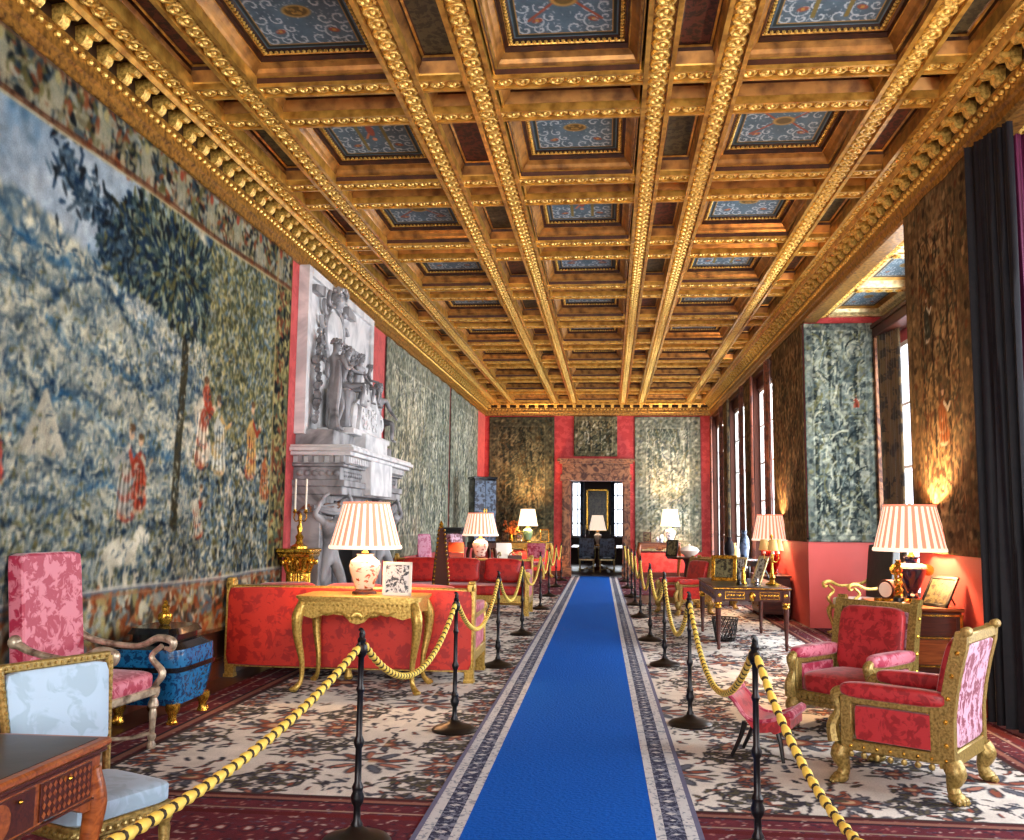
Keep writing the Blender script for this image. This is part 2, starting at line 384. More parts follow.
# left wall: silk above, dark wainscot below
b = MB(); y0, y1 = YB, Y1+.3
def wallq(b, z0, z1, off, m, ya=y0, yb=y1):
    b.add([(LWX(ya)-.3, ya, z0), (LWX(ya)+off, ya, z0), (LWX(yb)+off, yb, z0), (LWX(yb)-.3, yb, z0), (LWX(ya)-.3, ya, z1), (LWX(ya)+off, ya, z1), (LWX(yb)+off, yb, z1), (LWX(yb)-.3, yb, z1)],
          [(0, 1, 2, 3), (4, 7, 6, 5), (0, 4, 5, 1), (1, 5, 6, 2), (2, 6, 7, 3), (3, 7, 4, 0)], m)
wallq(b, .5, 5.6, 0, 'wall_red'); wallq(b, 0, .5, 0, 'wall_dark'); struct(b, 'wall_left')
b = MB(); wallq(b, 0, .16, .03, 'mahogany', y0, 10.9); wallq(b, .16, .19, .018, 'mahogany', y0, 10.9)
wallq(b, 0, .16, .03, 'mahogany', 14.3, Y1); wallq(b, .16, .19, .018, 'mahogany', 14.3, Y1); struct(b, 'baseboard_left')
# far wall with the doorway
DX0, DX1, DZ = -.97, .54, 2.78
b = MB()
b.b2((-4.2, Y1, 0), (DX0, Y1+.3, 5.6), 'wall_red'); b.b2((DX1, Y1, 0), (5, Y1+.3, 5.6), 'wall_red'); b.b2((DX0, Y1, DZ), (DX1, Y1+.3, 5.6), 'wall_red')
struct(b, 'wall_far')
# marble door surround
b = MB()
for x0, x1 in ((-1.22, DX0), (DX1, .76)):
    b.b2((x0, Y1-.08, 0), (x1, Y1, DZ), 'marble_red'); b.b2((x0+.05, Y1-.12, .3), (x1-.05, Y1-.08, DZ-.1), 'marble_red')
    b.b2((x0-.03, Y1-.14, 0), (x1+.03, Y1, .28), 'marble_red')
b.b2((-1.27, Y1-.12, DZ), (.80, Y1, 2.96), 'marble_red'); b.b2((-1.22, Y1-.10, 2.96), (.76, Y1, 3.28), 'marble_red')
for x0, x1 in ((-1.16, -.62), (-.56, .12), (.18, .70)): b.b2((x0, Y1-.12, 3.0), (x1, Y1-.1, 3.24), 'marble_red')
b.b2((-1.30, Y1-.2, 3.28), (.84, Y1, 3.34), 'marble_red'); b.b2((-1.36, Y1-.26, 3.34), (.90, Y1, 3.42), 'marble_red')
struct(b, 'trim_1')
b = MB(); b.b2((-3.5, Y1-.03, 0), (-1.25, Y1, .16), 'mahogany'); b.b2((.8, Y1-.03, 0), (3.1, Y1, .16), 'mahogany'); struct(b, 'baseboard_far')
# right wall: piers between the window bays
b = MB()
def pier(ya, yb, xd, mw='wall_red', md='wall_dado'):
    b.b2((XR, ya, 1.33), (xd, yb, 5.6), mw); b.b2((XR, ya, 0), (xd, yb, 1.33), md)
    b.b2((XR-.015, ya-.015, 1.33), (xd, yb+.015, 1.36), 'gold_dark')
pier(YB, 2.6, 4.7); pier(7.95, 9.65, 4.45); pier(14.71, 17.3, 4.45)
for ya, yb in ((19.65, 20.75), (23.3, 24.4), (26.9, Y1+.3)): pier(ya, yb, 3.5, 'umber_wall', 'umber_wall')
# back walls of the bays around their windows
for ya, yb, wa, wb in ((2.6, 7.95, 3.1, 7.3), (9.65, 14.71, 10.2, 14.62)):
    b.b2((4.45, ya, 0), (4.52, wa, 5.4), 'wall_red'); b.b2((4.45, wb, 0), (4.52, yb, 5.4), 'wall_red')
    b.b2((4.45, wa, 0), (4.52, wb, .55), 'wall_dado'); b.b2((4.45, wa, 4.3), (4.52, wb, 5.4), 'wall_red')
for ya, yb in ((17.3, 19.65), (20.75, 23.3), (24.4, 26.9)):
    b.b2((3.2, ya, 0), (3.5, yb, .5), 'umber_wall'); b.b2((3.2, ya, 4.35), (3.5, yb, 5.6), 'umber_wall')
for ya, yb in ((2.6, 7.95), (9.65, 14.71)): b.b2((XR, ya, 4.72), (XR+.2, yb, 5.6), 'gold_beam')
for ya, yb in ((17.3, 19.65), (20.75, 23.3), (24.4, 26.9)): b.b2((XR, ya, 4.6), (3.38, yb, 5.6), 'umber_wall')
struct(b, 'wall_right')
b = MB()
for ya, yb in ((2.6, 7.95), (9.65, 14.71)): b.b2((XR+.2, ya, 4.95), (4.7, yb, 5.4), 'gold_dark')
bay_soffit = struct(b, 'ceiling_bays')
# wall behind the photographer; its unseen wide window is added for front fill
b = MB(); b.b2((-4.3, YB-.3, 0), (-3.3, YB, 5.6), 'wall_red'); b.b2((2.7, YB-.3, 0), (4.7, YB, 5.6), 'wall_red')
b.b2((-3.3, YB-.3, 0), (2.7, YB, .7), 'wall_dado'); b.b2((-3.3, YB-.3, 4.1), (2.7, YB, 5.6), 'wall_red'); struct(b, 'wall_front')
def window(idx, p0, p1, ax, nx, nz, depth=.1):
    """sash window: frame, glazing bars and its panes; ax 'x' = wall runs along Y"""
    root = bpy.data.objects.new('window_%d' % idx, None); COL.objects.link(root); root['kind'] = 'structure'
    (a0, z0), (a1, z1) = p0, p1; f = MB(); g = MB(); X = ax[1]
    def bx(mb, s0, s1, t0, t1, d, m):
        if ax[0] == 'x': mb.b2((X-d/2, s0, t0), (X+d/2, s1, t1), m)
        else: mb.b2((s0, X-d/2, t0), (s1, X+d/2, t1), m)
    w = .07
    bx(f, a0, a0+w, z0, z1, depth, 'white_paint'); bx(f, a1-w, a1, z0, z1, depth, 'white_paint'); bx(f, a0, a1, z0, z0+w, depth, 'white_paint'); bx(f, a0, a1, z1-w, z1, depth, 'white_paint')
    for i in range(1, nx): s = a0+(a1-a0)*i/nx; bx(f, s-.02, s+.02, z0, z1, depth*.7, 'white_paint')
    for i in range(1, nz): s = z0+(z1-z0)*i/nz; bx(f, a0, a1, s-.02, s+.02, depth*.7, 'white_paint')
    bx(g, a0+.02, a1-.02, z0+.02, z1-.02, .012, 'glass')
    f.build('window_frame', root); g.build('window_pane', root)
window(1, (3.1, .55), (7.3, 4.3), ('x', 4.485), 5, 4, .06)
window(2, (10.2, .55), (14.62, 4.3), ('x', 4.485), 5, 4, .06)
for k, (ya, yb) in enumerate(((17.3, 19.65), (20.75, 23.3), (24.4, 26.9))): window(3+k, (ya, .5), (yb, 4.35), ('x', 3.27), 2, 5, .06)
window(6, (-3.3, .7), (2.7, 4.1), ('y', YB-.15), 6, 3)  # unseen window added to go with the front fill

# ---- coffered ceiling
ceil = bpy.data.objects.new('ceiling', None); COL.objects.link(ceil); ceil['kind'] = 'structure'
BX = [-3.47, -2.93, -1.59, -1.0, .43, .97, 2.34, 2.85]
TY = []
for k in range(-3, 10): TY += [7.06+2.18*k, 7.66+2.18*k]
TY = [y for y in TY if y < Y1-.1]
TOP = ZC+.42
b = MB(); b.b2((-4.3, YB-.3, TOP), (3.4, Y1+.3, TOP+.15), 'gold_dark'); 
b.build('ceiling_slab', ceil)
def rosette(b, x, y, z, s, n=8):
    vs = []; fs = []
    rings = [(1.0, 0), (.86, -.30), (.62, -.30), (.52, -.08), (.34, -.12), (.2, -.38), (0.02, -.42)]
    for r, dz in rings:
        for i in range(n):
            a = 2*PI*i/n; vs.append((x+s*r*math.cos(a), y+s*r*math.sin(a), z+s*dz))
    for j in range(len(rings)-1):
        for i in range(n): fs.append((j*n+i, j*n+(i+1) % n, (j+1)*n+(i+1) % n, (j+1)*n+i))
    b.add(vs, fs, 'gold_orn')
# long beams: board, two edge mouldings, a chain of rosettes
for x in BX:
    b = MB(); ys = (YB, Y1)
    def strip(x0, x1, z0, z1, m):
        vs = []
        for y in ys:
            for (xx, zz) in ((x0, z0), (x1, z0), (x1, z1), (x0, z1)): vs.append((XW(xx, y), y, zz))
        b.add(vs, [(0, 1, 2, 3), (7, 6, 5, 4), (0, 4, 5, 1), (1, 5, 6, 2), (2, 6, 7, 3), (3, 7, 4, 0)], m)
    strip(x-.10, x+.10, ZC+.02, TOP, 'gold_beam')
    for s in (-1, 1): strip(x+s*.10-.018, x+s*.10+.018, ZC-.012, ZC+.1, 'gold_fillet')
    y = 1.0
    while y < Y1-.1:
        rosette(b, XW(x, y), y, ZC+.02, .079); y += .150
    b.build('long_beam', ceil, 50)
for y in TY:
    b = MB(); xa, xb = XW(BX[0], y), XW(BX[-1], y)
    b.b2((xa, y-.085, ZC+.03), (xb, y+.085, TOP), 'gold_beam')
    for s in (-1, 1): b.b2((xa, y+s*.085-.014, ZC), (xb, y+s*.085+.014, ZC+.1), 'gold_fillet')
    if y > .5:
        n = int((xb-xa)/.135)
        for i in range(n): rosette(b, xa+(i+.5)*(xb-xa)/n, y, ZC+.03, .068)
    b.build('cross_beam', ceil, 50)
def coffer_mb(w, l, rings, beads=None):
    """stepped frame climbing towards a panel; rings = (inset, rise, material of the slope below it)"""
    b = MB(); prev = (0, 0)
    for ins, rise, m in rings:
        a, c = (w/2-prev[0], l/2-prev[0]), (w/2-ins, l/2-ins)
        vs = [(sx*p, sy*q, z) for (p, q), z in ((a, prev[1]), (c, rise)) for sx, sy in ((-1, -1), (1, -1), (1, 1), (-1, 1))]
        b.add(vs, [(i, (i+1) % 4, 4+(i+1) % 4, 4+i) for i in range(4)], m); prev = (ins, rise)
    if beads:
        ins, z, r, sp = beads; hw, hl = w/2-ins, l/2-ins
        for (p, q) in (((-hw, -hl), (hw, -hl)), ((hw, -hl), (hw, hl)), ((hw, hl), (-hw, hl)), ((-hw, hl), (-hw, -hl))):
            n = int(math.hypot(q[0]-p[0], q[1]-p[1])/sp)
            for i in range(n): b.ball((p[0]+(q[0]-p[0])*i/n, p[1]+(q[1]-p[1])*i/n, z), r, 'gold_orn', 5, 3)
    return b
def arabesque(n, seed, base, kind):
    r = random.Random(seed); im = np.zeros((n, n, 3))+np.array(base)
    im *= (.82+.36*fbm(n, n, n/6, seed))[..., None]
    pale = (.66, .72, .76); gd = (.66, .52, .26); rust = (.56, .28, .20)
    def scroll(cx, cy, R, a0, turn, w):
        pts = [(cx+R*(1-t)*math.cos(a0+turn*t*7), cy+R*(1-t)*math.sin(a0+turn*t*7)) for t in np.linspace(0, .85, 30)]
        line(im, pts, w, pale, .75)
        for t in (4, 9, 15, 21): ell(im, pts[t][0], pts[t][1], w*2.4, w*1.2, a0+t, pale, .7)
    u = n/100
    for sx in (-1, 1):
        for sy in (-1, 1):
            for (px, py, R) in ((26, 26, 13), (9, 36, 9), (37, 9, 9), (38, 38, 7), (22, 10, 7), (14, 22, 6), (38, 24, 6), (24, 38, 6)):
                scroll(n/2+sx*px*u, n/2+sy*py*u, R*u, (0 if sx > 0 else PI)+sy*.8, sx*sy, .8*u)
            ell(im, n/2+sx*26*u, n/2+sy*26*u, 6*u, 3.4*u, .3*sx, rust, .85)
            ell(im, n/2+sx*26*u, n/2+sy*26*u, 2*u, 2*u, 0, gd, .9)
    for k in range(160): ell(im, r.uniform(6, 94)*u, r.uniform(6, 94)*u, r.uniform(.8, 2.4)*u, .7*u, r.uniform(0, PI), pale, .6)
    if kind == 0:
        ell(im, n/2, n/2, 15*u, 9*u, 0, gd, .95); ell(im, n/2, n/2, 12*u, 7*u, 0, (.30, .24, .12), .9)
        for q in range(14): ell(im, n/2+(r.random()-.5)*14*u, n/2+(r.random()-.5)*8*u, 2.2*u, 1.3*u, r.random()*3, gd, .6)
    elif kind == 1:
        for s in (-1, 1): line(im, [(n/2+s*6*u, n*.5), (n/2+s*34*u, n/2+s*26*u)], 1.6*u, rust, .6); line(im, [(n/2-s*6*u, n*.5), (n/2-s*34*u, n/2+s*26*u)], 1.6*u, rust, .6)
        ell(im, n/2, n/2, 14*u, 10*u, 0, gd, .95); ell(im, n/2, n/2, 10*u, 7*u, 0, (.36, .30, .16), .9)
    else:
        for s in (-1, 1): line(im, [(n/2+s*15*u, n*.14), (n/2+s*15*u, n*.86)], 2.6*u, (.44, .40, .22), .85)
        ell(im, n/2, n*.42, 5*u, 15*u, 0, rust, .9); ell(im, n/2, n*.62, 3.4*u, 4*u, 0, (.72, .50, .38), .95)
        line(im, [(n/2-4*u, n*.5), (n/2-9*u, n*.6)], 1.6*u, (.66, .42, .30), .9); line(im, [(n/2+3*u, n*.3), (n/2+6*u, n*.18)], 2*u, (.66, .42, .30), .9)
    for a, bb, c in ((2, 5, (.13, .17, .17)), (5.5, 6.6, gd)):
        m = np.zeros((n, n)); e = int(round(a*u)); f = int(round(bb*u)); m[e:n-e, e:n-e] = 1; m[f:n-f, f:n-f] = 0; mixc(im, m*.9, c)
    return im
def panel(w, l, z, im, name, parent, flip=1):
    n, k = im.shape[:2]; gx, gy = np.meshgrid(np.linspace(-w/2, w/2, k)*flip, np.linspace(-l/2, l/2, n))
    return gridmesh(name, np.stack([gx, gy, gx*0+z], -1), im, 'paint', parent)
big0 = []; WB, LB = 1.16, 1.40
BLUE = (.30, .39, .45)
for kd in range(3):
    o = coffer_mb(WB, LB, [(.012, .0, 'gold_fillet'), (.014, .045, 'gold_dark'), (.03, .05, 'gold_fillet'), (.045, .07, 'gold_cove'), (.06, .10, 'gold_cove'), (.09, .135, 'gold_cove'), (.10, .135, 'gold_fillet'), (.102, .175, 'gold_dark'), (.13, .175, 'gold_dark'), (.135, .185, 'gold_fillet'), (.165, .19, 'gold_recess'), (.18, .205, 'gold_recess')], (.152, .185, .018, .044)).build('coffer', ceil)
    panel(WB-.36, LB-.36, .205, arabesque(96, kd+3, BLUE, kd), 'painted_panel', o); big0.append(o)
nar0 = []
for kd, mm in enumerate(('panel_red', 'panel_green')):
    o = coffer_mb(.40, LB, [(.015, .03, 'gold_fillet'), (.06, .11, 'gold_cove'), (.063, .14, 'gold_dark'), (.08, .15, 'gold_fillet'), (.09, .155, 'gold_dark')]).build('coffer', ceil)
    q = MB(); q.add([(-.11, -LB/2+.09, .155), (.11, -LB/2+.09, .155), (.11, LB/2-.09, .155), (-.11, LB/2-.09, .155)], [(0, 1, 2, 3)], mm)
    q.build('painted_panel', o); nar0.append(o)
def cross(w, l):
    o = coffer_mb(w, l, [(.015, .03, 'gold_fillet'), (.07, .12, 'gold_cove'), (.075, .15, 'gold_dark'), (.10, .16, 'gold_fillet')]).build('coffer', ceil)
    q = MB(); q.add([(-w/2+.10, -l/2+.10, .16), (w/2-.11, -l/2+.11, .16), (w/2-.11, l/2-.11, .16), (-w/2+.11, l/2-.11, .16)], [(0, 1, 2, 3)], 'gold_dark'); q.build('inner_panel', o); return o
cr_b, cr_n = cross(WB, .44), cross(.40, .44)
used = set()
def put(o, x, y):
    if o.name in used: o = dup(o)
    else: used.add(o.name)
    o.location = (x, y, ZC+.03)
cols = [((BX[i]+BX[i+1])/2, i % 2) for i in range(7)]
for k in range(-2, 10):
    yc = 7.66+2.18*(k-1)+.79
    if yc > Y1-.4: continue
    for ci, (x, big) in enumerate(cols):
        if big: put(big0[(ci//2+k*2) % 3], XW(x, yc), yc)
        else: put(nar0[(ci//2+k) % 2], XW(x, yc), yc)
    ys = 7.36+2.18*k
    if ys < Y1-.4:
        for x, big in cols: put(cr_b if big else cr_n, XW(x, ys), ys)
# coffers over the wide window bay and the near one
def bay_coffers(ya, yb, n):
    L = (yb-ya)/n
    for i in range(n):
        yc = ya+(i+.5)*L
        o = coffer_mb(.80, L-.18, [(.0, -.08, 'gold_pale'), (.05, -.05, 'gold_pale'), (.08, .0, 'gold_pale'), (.13, .02, 'gold_fillet'), (.15, .03, 'gold_fillet')]).build('coffer', bay_soffit)
        o.location = (3.90, yc, 4.95-.05)
        panel(.50, L-.48, .028, arabesque(60, 9, (.36, .46, .52), 0), 'painted_panel', o)
        q = MB(); q.b2((XR+.2, yc-L/2-.09, 4.80), (4.45, yc-L/2+.09, 4.95), 'gold_pale')
        for j in range(8): rosette(q, XR+.28+j*.135, yc-L/2, 4.80, .055)
        q.build('cross_beam', bay_soffit)
    q = MB(); q.b2((XR+.2, ya, 4.80), (3.50, yb, 4.95), 'gold_pale'); q.b2((4.30, ya, 4.80), (4.45, yb, 4.95), 'gold_pale'); q.b2((XR+.2, yb-.09, 4.80), (4.45, yb, 4.95), 'gold_pale')
    y = ya+.1
    while y < yb: rosette(q, XR+.29, y, 4.80, .06); rosette(q, 4.37, y, 4.80, .055); y += .135
    q.build('long_beam', bay_soffit)
bay_coffers(9.65, 14.71, 3); bay_coffers(2.6, 7.95, 3)
# ---- cornices with brackets and beads
def cornice(name, P, L, nb, start=0):
    """P(t, off, z): a point t metres along, off metres out from the wall"""
    b = MB(); t0, t1 = 0, L
    def sweep(prof, m):
        k = len(prof); vs = [P(t, o_, z) for t in (t0, t1) for (o_, z) in prof]
        b.add(vs, [(i, i+1, k+i+1, k+i) for i in range(k-1)], m)
    sweep([(0, 4.70), (.03, 4.72), (.035, 4.78), (.055, 4.80), (.055, 4.88), (.075, 4.90), (.075, 4.945)], 'gold_beam')
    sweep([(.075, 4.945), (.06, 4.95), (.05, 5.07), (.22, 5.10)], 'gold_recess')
    sweep([(.22, 5.10), (.22, 5.02), (.25, 5.0), (.275, 5.03), (.275, 5.2)], 'gold_fillet')
    b.build('cornice_moulding', ceil)
    q = MB(); n = int(L/.28)
    for i in range(n):
        t = start+(i+.5)*.28
        if t < .2 and nb: pass
        prof = [(.05, 4.95), (.10, 4.93), (.13, 4.96), (.14, 5.0), (.19, 4.99), (.22, 5.02), (.22, 5.08), (.05, 5.08)]
        kk = len(prof); w = .045
        vs = [P(t+s*w, o_, z) for s in (-1, 1) for (o_, z) in prof]
        q.add(vs, [tuple(range(kk)), tuple(reversed(range(kk, 2*kk)))]+[(j, kk+j, kk+(j+1) % kk, (j+1) % kk) for j in range(kk)], 'gold_orn')
    q.build('cornice_brackets', ceil)
    q = MB()
    for i in range(int(L/.1)):
        q.ball(P((i+.5)*.1, .07, 4.885), .027, 'gold_orn', 6, 4)
    q.build('cornice_beads', ceil)
cornice('l', lambda t, o_, z: (LWX(t)+o_, t, z), Y1, 1)
cornice('r', lambda t, o_, z: (XR-o_, t, z), Y1, 1)
cornice('f', lambda t, o_, z: (-3.53+t, Y1-o_, z), 6.65, 0)
# dining room seen through the door
b = MB(); b.b2((-3, Y1+.35, -.12), (3, 36.2, 0), 'floor'); struct(b, 'floor_dining')
b = MB(); b.b2((-3, Y1+.35, 4.2), (3, 36.2, 4.3), 'wall_dark'); struct(b, 'ceiling_dining')
b = MB(); WX = ((-1.26, -.76), (.28, .78))
b.b2((-3, 36, 0), (WX[0][0], 36.2, 4.2), 'wall_dark'); b.b2((WX[0][1], 36, 0), (WX[1][0], 36.2, 4.2), 'wall_dark'); b.b2((WX[1][1], 36, 0), (3, 36.2, 4.2), 'wall_dark')
for wa, wb in WX: b.b2((wa, 36, 0), (wb, 36.2, 1.0), 'wall_dark'); b.b2((wa, 36, 3.15), (wb, 36.2, 4.2), 'wall_dark')
struct(b, 'wall_dining_far')
for i, (wa, wb) in enumerate(WX): window(7+i, (wa, 1.0), (wb, 3.15), ('y', 36.1), 2, 4)
for nm, x in (('left', -3.0), ('right', 2.9)):
    b = MB(); b.b2((x, Y1+.35, 0), (x+.1, 36, 4.2), 'wall_dark'); struct(b, 'wall_dining_'+nm)
# ================================================================== TAPESTRIES (patterns woven vertex by vertex)
def weave_bg(h, w, pal, cell, seed):
    n = fbm(h, w, cell, seed, 6); n = (n-n.min())/(n.max()-n.min()); n = np.clip((n-.5)*1.8+.5, 0, 1)
    xs = np.linspace(0, 1, len(pal)); P = np.array(pal); return np.stack([np.interp(n, xs, P[:, k]) for k in range(3)], -1)
def leaves(img, n, box, cols, size, seed, al=.85, elong=2.2, dense=None):
    r = np.random.default_rng(seed); h, w = img.shape[:2]; x0, x1, y0, y1 = box
    for _ in range(n):
        x, y = r.uniform(x0, x1), r.uniform(y0, y1)
        if dense is not None and r.random() > dense[int(min(h-1, max(0, y))), int(min(w-1, max(0, x)))]: continue
        s = size*r.uniform(.6, 1.4); c = np.array(cols[r.integers(len(cols))])*r.uniform(.85, 1.12)
        ell(img, x, y, s*elong*.6, s*.6, r.uniform(0, PI), c, al)
def strokes(img, n, box, cols, L, wd, seed, al=.6, ang=None):
    r = np.random.default_rng(seed); x0, x1, y0, y1 = box
    for _ in range(n):
        x, y = r.uniform(x0, x1), r.uniform(y0, y1); a = r.uniform(0, PI) if ang is None else ang+r.normal()*.35; l = L*r.uniform(.4, 1.2)
        k = r.uniform(-1.2, 1.2); pts = [(x, y)]
        for t in range(4): x += math.cos(a)*l/4; y += math.sin(a)*l/4; a += k*.4; pts.append((x, y))
        line(img, pts, wd*r.uniform(.6, 1.2), cols[r.integers(len(cols))], al)
def robed(img, x, y, s, robe, robe2, seed=0, lean=0):
    """a small woven robed figure, generic"""
    r = random.Random(seed); skin = (.74, .62, .50); u = s
    for k in range(9):
        t = k/8; cx = x+lean*(1-t)*u*.3
        ell(img, cx+(r.random()-.5)*.1*u, y+u*(.06+.62*t*.8), u*(.19-.09*t), u*.12, 0, robe if k % 3 else robe2, .85)
    for k in range(7): line(img, [(x+(k-3)*.05*u, y+.02*u), (x+(k-3)*.03*u+lean*.1*u, y+.5*u)], max(.7, u*.012), tuple(c*.62 for c in robe) if k % 2 else tuple(min(1, c*1.25) for c in robe), .6)
    line(img, [(x+lean*.2*u, y+.66*u), (x+.16*u, y+.5*u), (x+.24*u, y+.58*u)], u*.035, robe2, .9); ell(img, x+.26*u, y+.59*u, u*.03, u*.03, 0, skin, .9)
    line(img, [(x+lean*.2*u, y+.66*u), (x-.15*u, y+.52*u), (x-.12*u, y+.4*u)], u*.035, robe, .9)
    ell(img, x+lean*.3*u, y+.80*u, u*.06, u*.075, 0, skin, .95); ell(img, x+lean*.3*u, y+.85*u, u*.07, u*.045, 0, (.36, .28, .2), .9)
    ell(img, x-.05*u, y, u*.05, u*.025, 0, skin, .8); ell(img, x+.07*u, y, u*.05, u*.025, 0, skin, .8)
NAVY = (.14, .22, .30); SLATE = (.34, .42, .47); CREAM = (.78, .76, .66); GREY = (.58, .60, .56); OLIVE = (.40, .39, .26); STRAW = (.64, .61, .43)
RUST = (.58, .27, .20); BLUEW = (.20, .36, .48); DARK = (.12, .15, .17); SKY = (.62, .67, .70)
def tapestry_main():
    ya, yb, za, zb = 4.3, 10.60, .46, 4.69; c = .0135
    w, h = int((yb-ya)/c), int((zb-za)/c)
    X = lambda y: (y-ya)/c
    Z = lambda z: (z-za)/c
    img = weave_bg(h, w, [DARK, NAVY, SLATE, GREY, CREAM, GREY, SLATE, CREAM], 60, 3)
    rowz = (np.arange(h)*c+za)[:, None]+0*np.zeros((1, w)); coly = (np.arange(w)*c+ya)[None]+np.zeros((h, 1))
    # sky
    hill = 3.55-.12*(coly-5.2)**2*.6+(fbm(h, w, 90, 8)-.5)*.7-.2*(coly-6); sky = np.clip((rowz-hill)*9, 0, 1)*np.clip((8.1-coly)*2, 0, 1)
    sk = weave_bg(h, w, [(.50, .57, .62), SKY, (.72, .74, .73)], 70, 21); img += (sk-img)*sky[..., None]
    mixc(img, np.clip((fbm(h, w, 80, 40)-.55)*6, 0, .75)*sky, BLUEW)
    # rolling hills: dark blue-green crests over pale slopes
    hills = []
    strokes(img, 5200, (0, X(9.6), Z(1.1), Z(3.45)), [NAVY, SLATE, CREAM, (.82, .80, .72), GREY, BLUEW, SLATE], 11, .9, 5, .5)
    leaves(img, 2600, (0, X(10.6), Z(1.0), Z(3.2)), [NAVY, SLATE, GREY, CREAM, OLIVE, (.28, .33, .30)], 2.0, 7, .55)
    cl = fbm(h, w, 34, 71)
    leaves(img, 9000, (0, X(10.1), Z(.98), Z(3.3)), [DARK, NAVY, (.22, .30, .34), SLATE], 2.0, 72, .75, 2.0, np.clip((cl-.56)*7, 0, 1))
    for k in range(13):
        z0 = 3.45-k*.21; ph = k*1.7; crest = z0+.20*np.sin((coly-4)*1.7+ph)+.10*np.sin((coly)*4.1+ph*2)+(fbm(h, w, 40, 60+k)-.5)*.35
        d = crest-rowz; fade = np.clip((9.3-coly)*1.5, .15, 1)
        mixc(img, np.clip(1-np.abs(d-.22)/.20, 0, 1)*.5*fade, CREAM if k % 2 else GREY)
        mixc(img, np.clip(1-np.abs(d-.035)/.05, 0, 1)*.9*fade*np.clip((fbm(h, w, 26, 90+k)-.25)*3, 0, 1), NAVY if k % 3 else BLUEW)
    strokes(img, 2600, (0, X(9.6), Z(1.1), Z(3.45)), [SLATE, CREAM, GREY, (.30, .36, .38)], 8, .8, 6, .5)
    # scrub and ground plants low down
    leaves(img, 5200, (0, w, Z(.98), Z(1.6)), [DARK, NAVY, OLIVE, CREAM, GREY, SLATE, (.5, .5, .4), GREY], 2.3, 8, .6)
    # the spreading tree
    tr = X(7.9); line(img, [(tr-4, Z(1.5)), (tr-2, Z(2.2)), (tr+2, Z(2.9)), (tr, Z(3.6)), (tr-6, Z(4.0))], 5.5, (.26, .25, .2), .95)
    for sx, sz, ex, ez in ((0, 3.2, 7.1, 3.7), (0, 3.4, 6.6, 4.0), (0, 3.1, 8.8, 3.8), (0, 3.5, 8.4, 4.15), (0, 3.3, 7.3, 4.2)): line(img, [(tr, Z(sz)), ((tr+X(ex))/2, Z((sz+ez)/2+.1)), (X(ex), Z(ez))], 2.2, (.22, .22, .18), .9)
    r = np.random.default_rng(11)
    for _ in range(3400):
        a = r.uniform(0, 2*PI); q = r.random()**.6
        x, z = 7.75+1.25*q*math.cos(a)+.1*math.sin(a*5), 3.72+(.50+.10*math.sin(a*4))*q*math.sin(a)
        ell(img, X(x), Z(z), 4.6*r.uniform(.6, 1.3), 1.7*r.uniform(.6, 1.2), a+r.normal()*.5, [DARK, NAVY, (.18, .25, .27), (.34, .40, .38), OLIVE, (.55, .58, .5)][r.integers(6)], .88)
    for _ in range(260):
        t = r.random(); x = 7.0-1.0*t+r.normal()*.1; z = 3.55+.5*t+r.normal()*.13; ell(img, X(x), Z(z), 5*r.uniform(.6, 1.2), 1.5, r.uniform(0, PI), [DARK, NAVY, (.26, .32, .36), SLATE][r.integers(4)], .8)
    # leafy woodland on the right with yellow-green light
    for yy in (8.75, 9.25, 9.7, 10.05):
        line(img, [(X(yy), Z(1.2)), (X(yy)+3, Z(2.4)), (X(yy)-2, Z(4.2))], 5, (.30, .28, .2), .85)
        line(img, [(X(yy)+3, Z(1.2)), (X(yy)+6, Z(2.4)), (X(yy)+1, Z(4.2))], 1.6, STRAW, .7)
    leaves(img, 11000, (X(8.4), X(10.2), Z(1.9), Z(4.25)), [OLIVE, STRAW, (.30, .34, .28), SLATE, (.24, .26, .2), (.60, .59, .46), GREY], 2.6, 15, .7)
    leaves(img, 2600, (X(8.2), X(10.2), Z(1.2), Z(2.3)), [OLIVE, DARK, GREY, CREAM, SLATE, SLATE], 2.6, 16, .7)
    # figures in rust red and cream, a pale horse, a tent
    robed(img, X(8.35), Z(2.05), .95/c, (.74, .72, .64), RUST, 1, .2); robed(img, X(8.75), Z(2.0), .85/c, (.66, .68, .64), (.70, .60, .40), 2, -.2)
    for dy, dz in ((0, 0), (.04, .12), (-.02, .22)): ell(img, X(8.42+dy), Z(2.72-dz), .10/c, .10/c, .5, RUST, .85)
    robed(img, X(9.55), Z(2.0), .9/c, (.70, .58, .38), RUST, 3); robed(img, X(7.0), Z(1.55), .85/c, (.60, .60, .56), (.62, .30, .24), 4, .4); robed(img, X(7.25), Z(1.6), .72/c, RUST, (.70, .68, .60), 5)
    robed(img, X(5.45), Z(1.75), .55/c, (.62, .30, .26), CREAM, 6); robed(img, X(8.3), Z(1.38), .55/c, (.72, .7, .62), RUST, 7, .6); robed(img, X(5.1), Z(1.2), .6/c, (.5, .5, .5), (.6, .5, .4), 9)
    robed(img, X(9.95), Z(1.75), .7/c, (.60, .38, .26), STRAW, 8)
    hx, hz = X(7.0), Z(1.28)
    ell(img, hx, hz, .30/c, .13/c, .1, (.78, .76, .68), .9); line(img, [(hx+.22/c, hz+.04/c), (hx+.31/c, hz+.15/c), (hx+.41/c, hz+.10/c)], 5.0, (.80, .78, .70), .92)
    for dx, k in ((-.22, -1), (-.14, 1), (.16, -1), (.24, 1)): line(img, [(hx+dx/c, hz-.08/c), (hx+(dx+.05*k)/c, hz-.2/c), (hx+(dx+.02*k)/c, hz-.32/c)], 3, (.72, .70, .62), .9)
